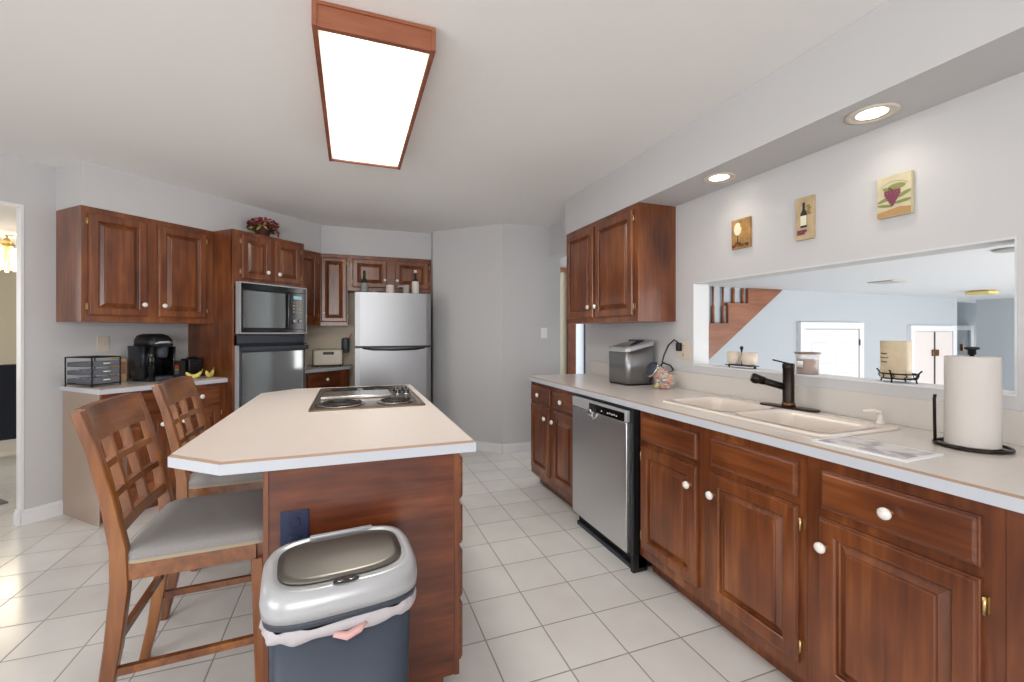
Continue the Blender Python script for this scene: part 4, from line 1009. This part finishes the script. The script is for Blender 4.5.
# ------------------------------------------------------------------ chairs
def make_chair(label, loc, rz):
    t = thing('dining_chair', label, 'chair', loc, rz, 'lattice-back chairs at the island')
    hw = .215
    def post(y):
        pts = [(-.078, y, 0), (-.046, y, .15), (-.022, y, .32), (-.005, y, .50), (-.008, y, .62), (-.035, y, .78), (-.070, y, .93), (-.106, y, 1.045)]
        thk = [.030, .036, .044, .048, .044, .036, .030, .028]
        return MB().beam(pts, .032, thk, M['chair'])
    for y in (-hw, hw): part('back_post', post(y), M['chair'], t)
    for y in (-hw+.004, hw-.004): part('leg', MB().beam([(.372, y, 0), (.362, y, .52)], [.028, .038], [.028, .038], M['chair']), M['chair'], t)
    for y in (-hw, hw): part('seat_rail', MB().box(.015, .358, y-.011, y+.011, .520, .572), M['chair_h'], t)
    part('seat_rail', MB().box(.356, .378, -hw+.012, hw-.012, .520, .572), M['chair_h'], t); part('seat_rail', MB().box(-.012, .012, -hw+.016, hw-.016, .520, .565), M['chair_h'], t)
    for y in (-hw, hw): part('stretcher', MB().box(-.025, .365, y-.009, y+.009, .232, .256), M['chair_h'], t)
    part('stretcher', MB().box(-.030, -.012, -hw+.016, hw-.016, .315, .340), M['chair_h'], t); part('stretcher', MB().box(.360, .376, -hw+.012, hw-.012, .225, .250), M['chair_h'], t)
    # seat cushion: fuller in front, soft crown
    def cr(o, z, dome=0):
        pts = rrect(.205-o, .232-o, .05, z, 5, .200, 0); return pts
    s_ = part('seat', MB().rings([cr(.004, .570), cr(.0, .580), cr(.0, .600), cr(.008, .612), cr(.03, .620), cr(.07, .625), cr(.13, .627)]), M['fabric'], t)
    part('seat_band', MB().rings([cr(-.001, .5725), cr(-.0012, .5835)], cap0=False, cap1=False), M['piping'], s_, 'tan band along the seat edge')
    # back: curved rails following the lean
    def lean(z): return -.008-.098*max(0, (z-.62)/.425)**1.15
    def rail(z0, z1, bow, thick, y0=-hw+.016, y1=hw-.016, n=10):
        rs = []
        for k in range(n+1):
            y = y0+(y1-y0)*k/n; b_ = -bow*(1-(2*k/n-1)**2)
            xa, xb = lean(z0)+b_, lean(z1)+b_
            rs.append([(xa-thick/2, y, z0), (xa+thick/2, y, z0), (xb+thick/2, y, z1), (xb-thick/2, y, z1)])
        return MB().rings(rs, M['chair_h'], smooth=False)
    part('top_rail', rail(.945, 1.052, .016, .024), M['chair_h'], t)
    for z in (.795, .868-.0): pass
    part('lattice_rail', rail(.855, .875, .014, .018), M['chair_h'], t)
    part('lattice_rail', rail(.760, .780, .012, .018), M['chair_h'], t)
    part('lower_rail', rail(.655, .690, .010, .020), M['chair_h'], t)
    for y in (-.070, .070):
        pts = []
        for k in range(9):
            z = .680+(.950-.680)*k/8; pts.append((lean(z)-.0125, y, z))
        part('lattice_slat', MB().beam(pts, .016, .028, M['chair']), M['chair'], t)
    return t
c1 = make_chair('lattice-back wooden chair nearer the camera, grey seat fully in view', (-.672, 1.895, 0), R(3.0))
c2 = copy_tree(c1); c2['label'] = 'lattice-back wooden chair farther from the camera, mostly behind the island top'
c2.location = (-.715, 2.60, 0); c2.rotation_euler = (0, 0, R(1))

# ------------------------------------------------------------------ family room: stairs, doors, ceiling lights
t = thing('staircase', 'wooden staircase with balusters seen through the pass-through', 'staircase', (3.07, 3.505, FZ))
zz = lambda z: z-FZ
sx = lambda x: x-3.0
rise, run = .209, .272
st = MB()
# stringer with stepped top edge climbing towards +x
n0 = -1
pts = []
xs0, zs0 = 3.314, 1.357       # a tread level
steps = [(xs0+run*k, zs0+rise*k) for k in range(-8, 3)]
top = []
for (xa, za) in steps: top += [(xa, za), (xa+run, za)]
bot = [(steps[-1][0]+run, steps[-1][1]-.10), (4.38, 1.752), (3.30, .985), (steps[0][0], steps[0][1]-.38)]
pl = [(a_, b_) for a_, b_ in top if b_ < 1.80]+[(4.39, 1.752+.02)]+bot[2:]
# clip the top of the stringer at the ceiling
pl2 = [p for p in pl]
def zx_prism(mb, poly, y0, y1, m=None):
    k = len(poly); V = [(x, y0, z) for x, z in poly]+[(x, y1, z) for x, z in poly]
    mb._add(V, [tuple(range(k)), tuple(range(k, 2*k))[::-1]]+[(i, (i+1) % k, k+(i+1) % k, k+i) for i in range(k)], m)
for k in range(-3, 2):
    xa, za = xs0+run*k, zs0+rise*k
    lowl = .985+(xa-3.30)*.7195; lowr = .985+(xa+run-3.30)*.7195
    zx_prism(st, [(sx(xa), zz(lowl)), (sx(xa+run), zz(lowr)), (sx(xa+run), zz(min(za, 1.75))), (sx(xa), zz(min(za, 1.75)))], -.03, .0)
zx_prism(st, [(sx(xs0+run*2), zz(.985+(xs0+run*2-3.3)*.7195)), (sx(4.36), zz(1.749)), (sx(xs0+run*2), zz(1.749))], -.03, 0)
part('stringer', st, M['stair'], t)
for k in range(-3, 2):
    xa, za = xs0+run*k, zs0+rise*k; part('tread', MB().box(sx(xa-.03), sx(xa+run), -.05, .0, zz(za-.004), zz(za+.022)), M['stair'], t)
for k in range(-2, 2):
    for q in (.30, .78):
        xa = xs0+run*(k+q)-.0; za = zs0+rise*k+.022
        if za < 1.70:
            hgt = 1.752-za
            pr = [(.016, 0), (.016, min(.17, hgt-.02)), (.009, min(.19, hgt-.01)), (.011, hgt)]
            part('baluster', MB().lathe(pr, None, (sx(xa), -.015, zz(za)), n=10), M['stair'], t)
# white side panel below the stringer is the wall itself
def panel6(parent, x0, x1, z0, z1, m, y=-.03):
    mb = MB(); mb.box(x0, x1, y, y+.03, z0, z1)
    d = part('door_leaf', mb, m, parent)
    wd = x1-x0; pn = MB()
    for a0, a1 in ((.10, .45), (.55, .90)):
        for b0, b1 in ((.80, .93), (.44, .75), (.07, .38)):
            X0, X1, Z0, Z1 = x0+wd*a0, x0+wd*a1, z0+(z1-z0)*b0, z0+(z1-z0)*b1
            pn.rings([[(X0+i, y-e, Z0+i), (X1-i, y-e, Z0+i), (X1-i, y-e, Z1-i), (X0+i, y-e, Z1-i)] for i, e in ((0, 0), (.012, .010), (.03, .002), (.045, .010))], m, smooth=False)
    part('raised_panels', pn, m, d)
    return d
def far_door(name, x0, x1, ztop, y=3.51):
    f_ = MB(); f_.box(x0, x0+.075, y-.045, y, FZ, ztop).box(x1-.075, x1, y-.045, y, FZ, ztop).box(x0+.075, x1-.075, y-.045, y, ztop-.075, ztop)
    o = struct(name, f_, M['door']); return o
d = far_door('door_2', 4.693, 5.755, 1.400)
lf = MB(); panel = panel6(d, 4.775, 5.670, FZ, 1.318, M['door'], 3.475)
part('hinge', MB().box(5.672, 5.682, 3.458, 3.47, 1.13, 1.20), M['dgrey'], panel)
d = far_door('door_3', 6.657, 7.64, 1.374)
part('door_leaf', MB().box(6.735, 7.155, 3.478, 3.508, FZ, 1.295).box(7.175, 7.56, 3.478, 3.508, FZ, 1.295), mat('pinkish_white_door', (230, 222, 218), .5), d)
part('centre_strip', MB().box(7.155, 7.175, 3.47, 3.508, FZ, 1.29), M['dgrey'], d)
part('handle', MB().box(7.10, 7.23, 3.455, 3.478, .975, 1.06, bev=.008), M['agedbrass'], d)
d = struct('door_4', MB().box(8.55, 8.63, 3.95, 3.999, FZ, 1.39).box(9.08, 9.16, 3.95, 3.999, FZ, 1.39).box(8.63, 9.08, 3.95, 3.999, 1.32, 1.39), M['door'])
part('door_leaf', B(8.63, 9.08, 3.97, 3.998, FZ, 1.32), M['farwall'], d)
part('handle', B(8.84, 8.90, 3.94, 3.97, 1.0, 1.10), M['agedbrass'], d)
t = thing('ceiling_fixture', 'flat thin white ceiling vent in the room beyond the pass-through, leftmost', 'vent', (4.64, 2.60, FC))
part('cover', MB().box(-.11, .11, -.10, .10, -.010, -.0005, bev=.003), mat('grey_vent', (190, 186, 176), .5), t)
t = thing('ceiling_fixture', 'small brass ceiling light in the room beyond the pass-through', 'light', (6.6, 2.78, FC))
part('base', MB().lathe([(.09, -.012), (.11, -.004), (.11, -.0005)], n=24), M['brass'], t)
part('shade', MB().box(-.10, .10, -.10, .10, -.045, -.012, bev=.006), mat('yellowed_glass', (214, 198, 130), .4), t)
t = thing('ceiling_fixture', 'round grey ceiling disc near the top right of the pass-through', 'vent', (3.47, 1.335, FC))
part('cover', MB().lathe([(.07, -.012), (.08, -.006), (.08, -.0005)], n=24), mat('grey_disc', (170, 172, 166), .5), t)

# ------------------------------------------------------------------ dining room glimpse
t = thing('chandelier', 'lit crystal and brass chandelier through the left doorway', 'chandelier', (-3.84, 6.95, 2.0))
ch = MB().tube([(0, 0, .30), (0, 0, .435)], .008, n=8)
part('chain', ch, M['brass'], t)
part('crown', MB().lathe([(.02, .40), (.04, .37), (.07, .32), (.03, .27), (.02, .0)], n=20), M['brass'], t)
for r_, z0, z1 in ((.10, .02, .30), (.17, .07, .27), (.22, .10, .24)):
    cr_ = MB(); n_ = int(r_*90)
    for k in range(n_):
        a = 2*PI*k/n_; cr_.box(r_*math.cos(a)-.011, r_*math.cos(a)+.011, r_*math.sin(a)-.011, r_*math.sin(a)+.011, z0, z1)
    part('crystal_tier', cr_, M['crystal'], t)
l = bpy.data.lights.new('chandelier_glow', 'POINT'); l.energy = 25; l.color = (1, .86, .62); l.shadow_soft_size = .1
o = bpy.data.objects.new('chandelier_glow', l); col.objects.link(o); o.location = (-3.84, 6.95, 1.90)
t = thing('slipcovered_chair', 'black covered dining chair with brown legs through the left doorway', 'chair', (-3.36, 5.95, 0), R(35))
blk = mat('black_slipcover', (34, 38, 50), .8)
part('cover', MB().box(-.23, .23, -.22, .22, .22, .50, bev=.02).box(-.23, .23, -.24, -.14, .22, .965, bev=.02), blk, t)
for x in (-.19, .19):
    for y in (-.19, .19): part('leg', MB().beam([(x, y, 0), (x, y, .24)], [.03, .045], [.03, .045], side=(0, 1, 0)), mat('red_brown_leg', (92, 48, 44), .4), t)
t = thing('dining_table', 'dark dining table behind the black covered chair', 'table', (-3.95, 6.85, 0), R(35))
part('tabletop', MB().box(-.6, .6, -.45, .45, .72, .75, bev=.006), M['wood_h'], t)
for x in (-.52, .52):
    for y in (-.38, .38): part('leg', MB().beam([(x, y, 0), (x, y, .72)], .06, .06), M['wood'], t)
t = thing('centerpiece', 'red and white centrepiece on the dining table', 'decoration', (-3.80, 6.62, .751))
part('bowl', MB().lathe([(.05, 0), (.06, .01), (.14, .08), (.145, .085)], n=24), mat('ivory_bowl', (210, 200, 184), .4), t)
fb = MB()
for k in range(12): fb.sphere((.08*math.cos(k*1.1), .08*math.sin(k*1.1), .11+.03*math.sin(k)), .045, [burg[1], mat('ivory_ball', (222, 206, 190), .6)][k % 2], n=10)
part('ornaments', fb, None, t)
t = thing('rug', 'grey rug just inside the dining room doorway', 'rug', (-2.95, 4.15, 0), R(45))
part('pile', MB().box(-.9, .55, -.20, .55, .001, .012, bev=.003), M['rug'], t)
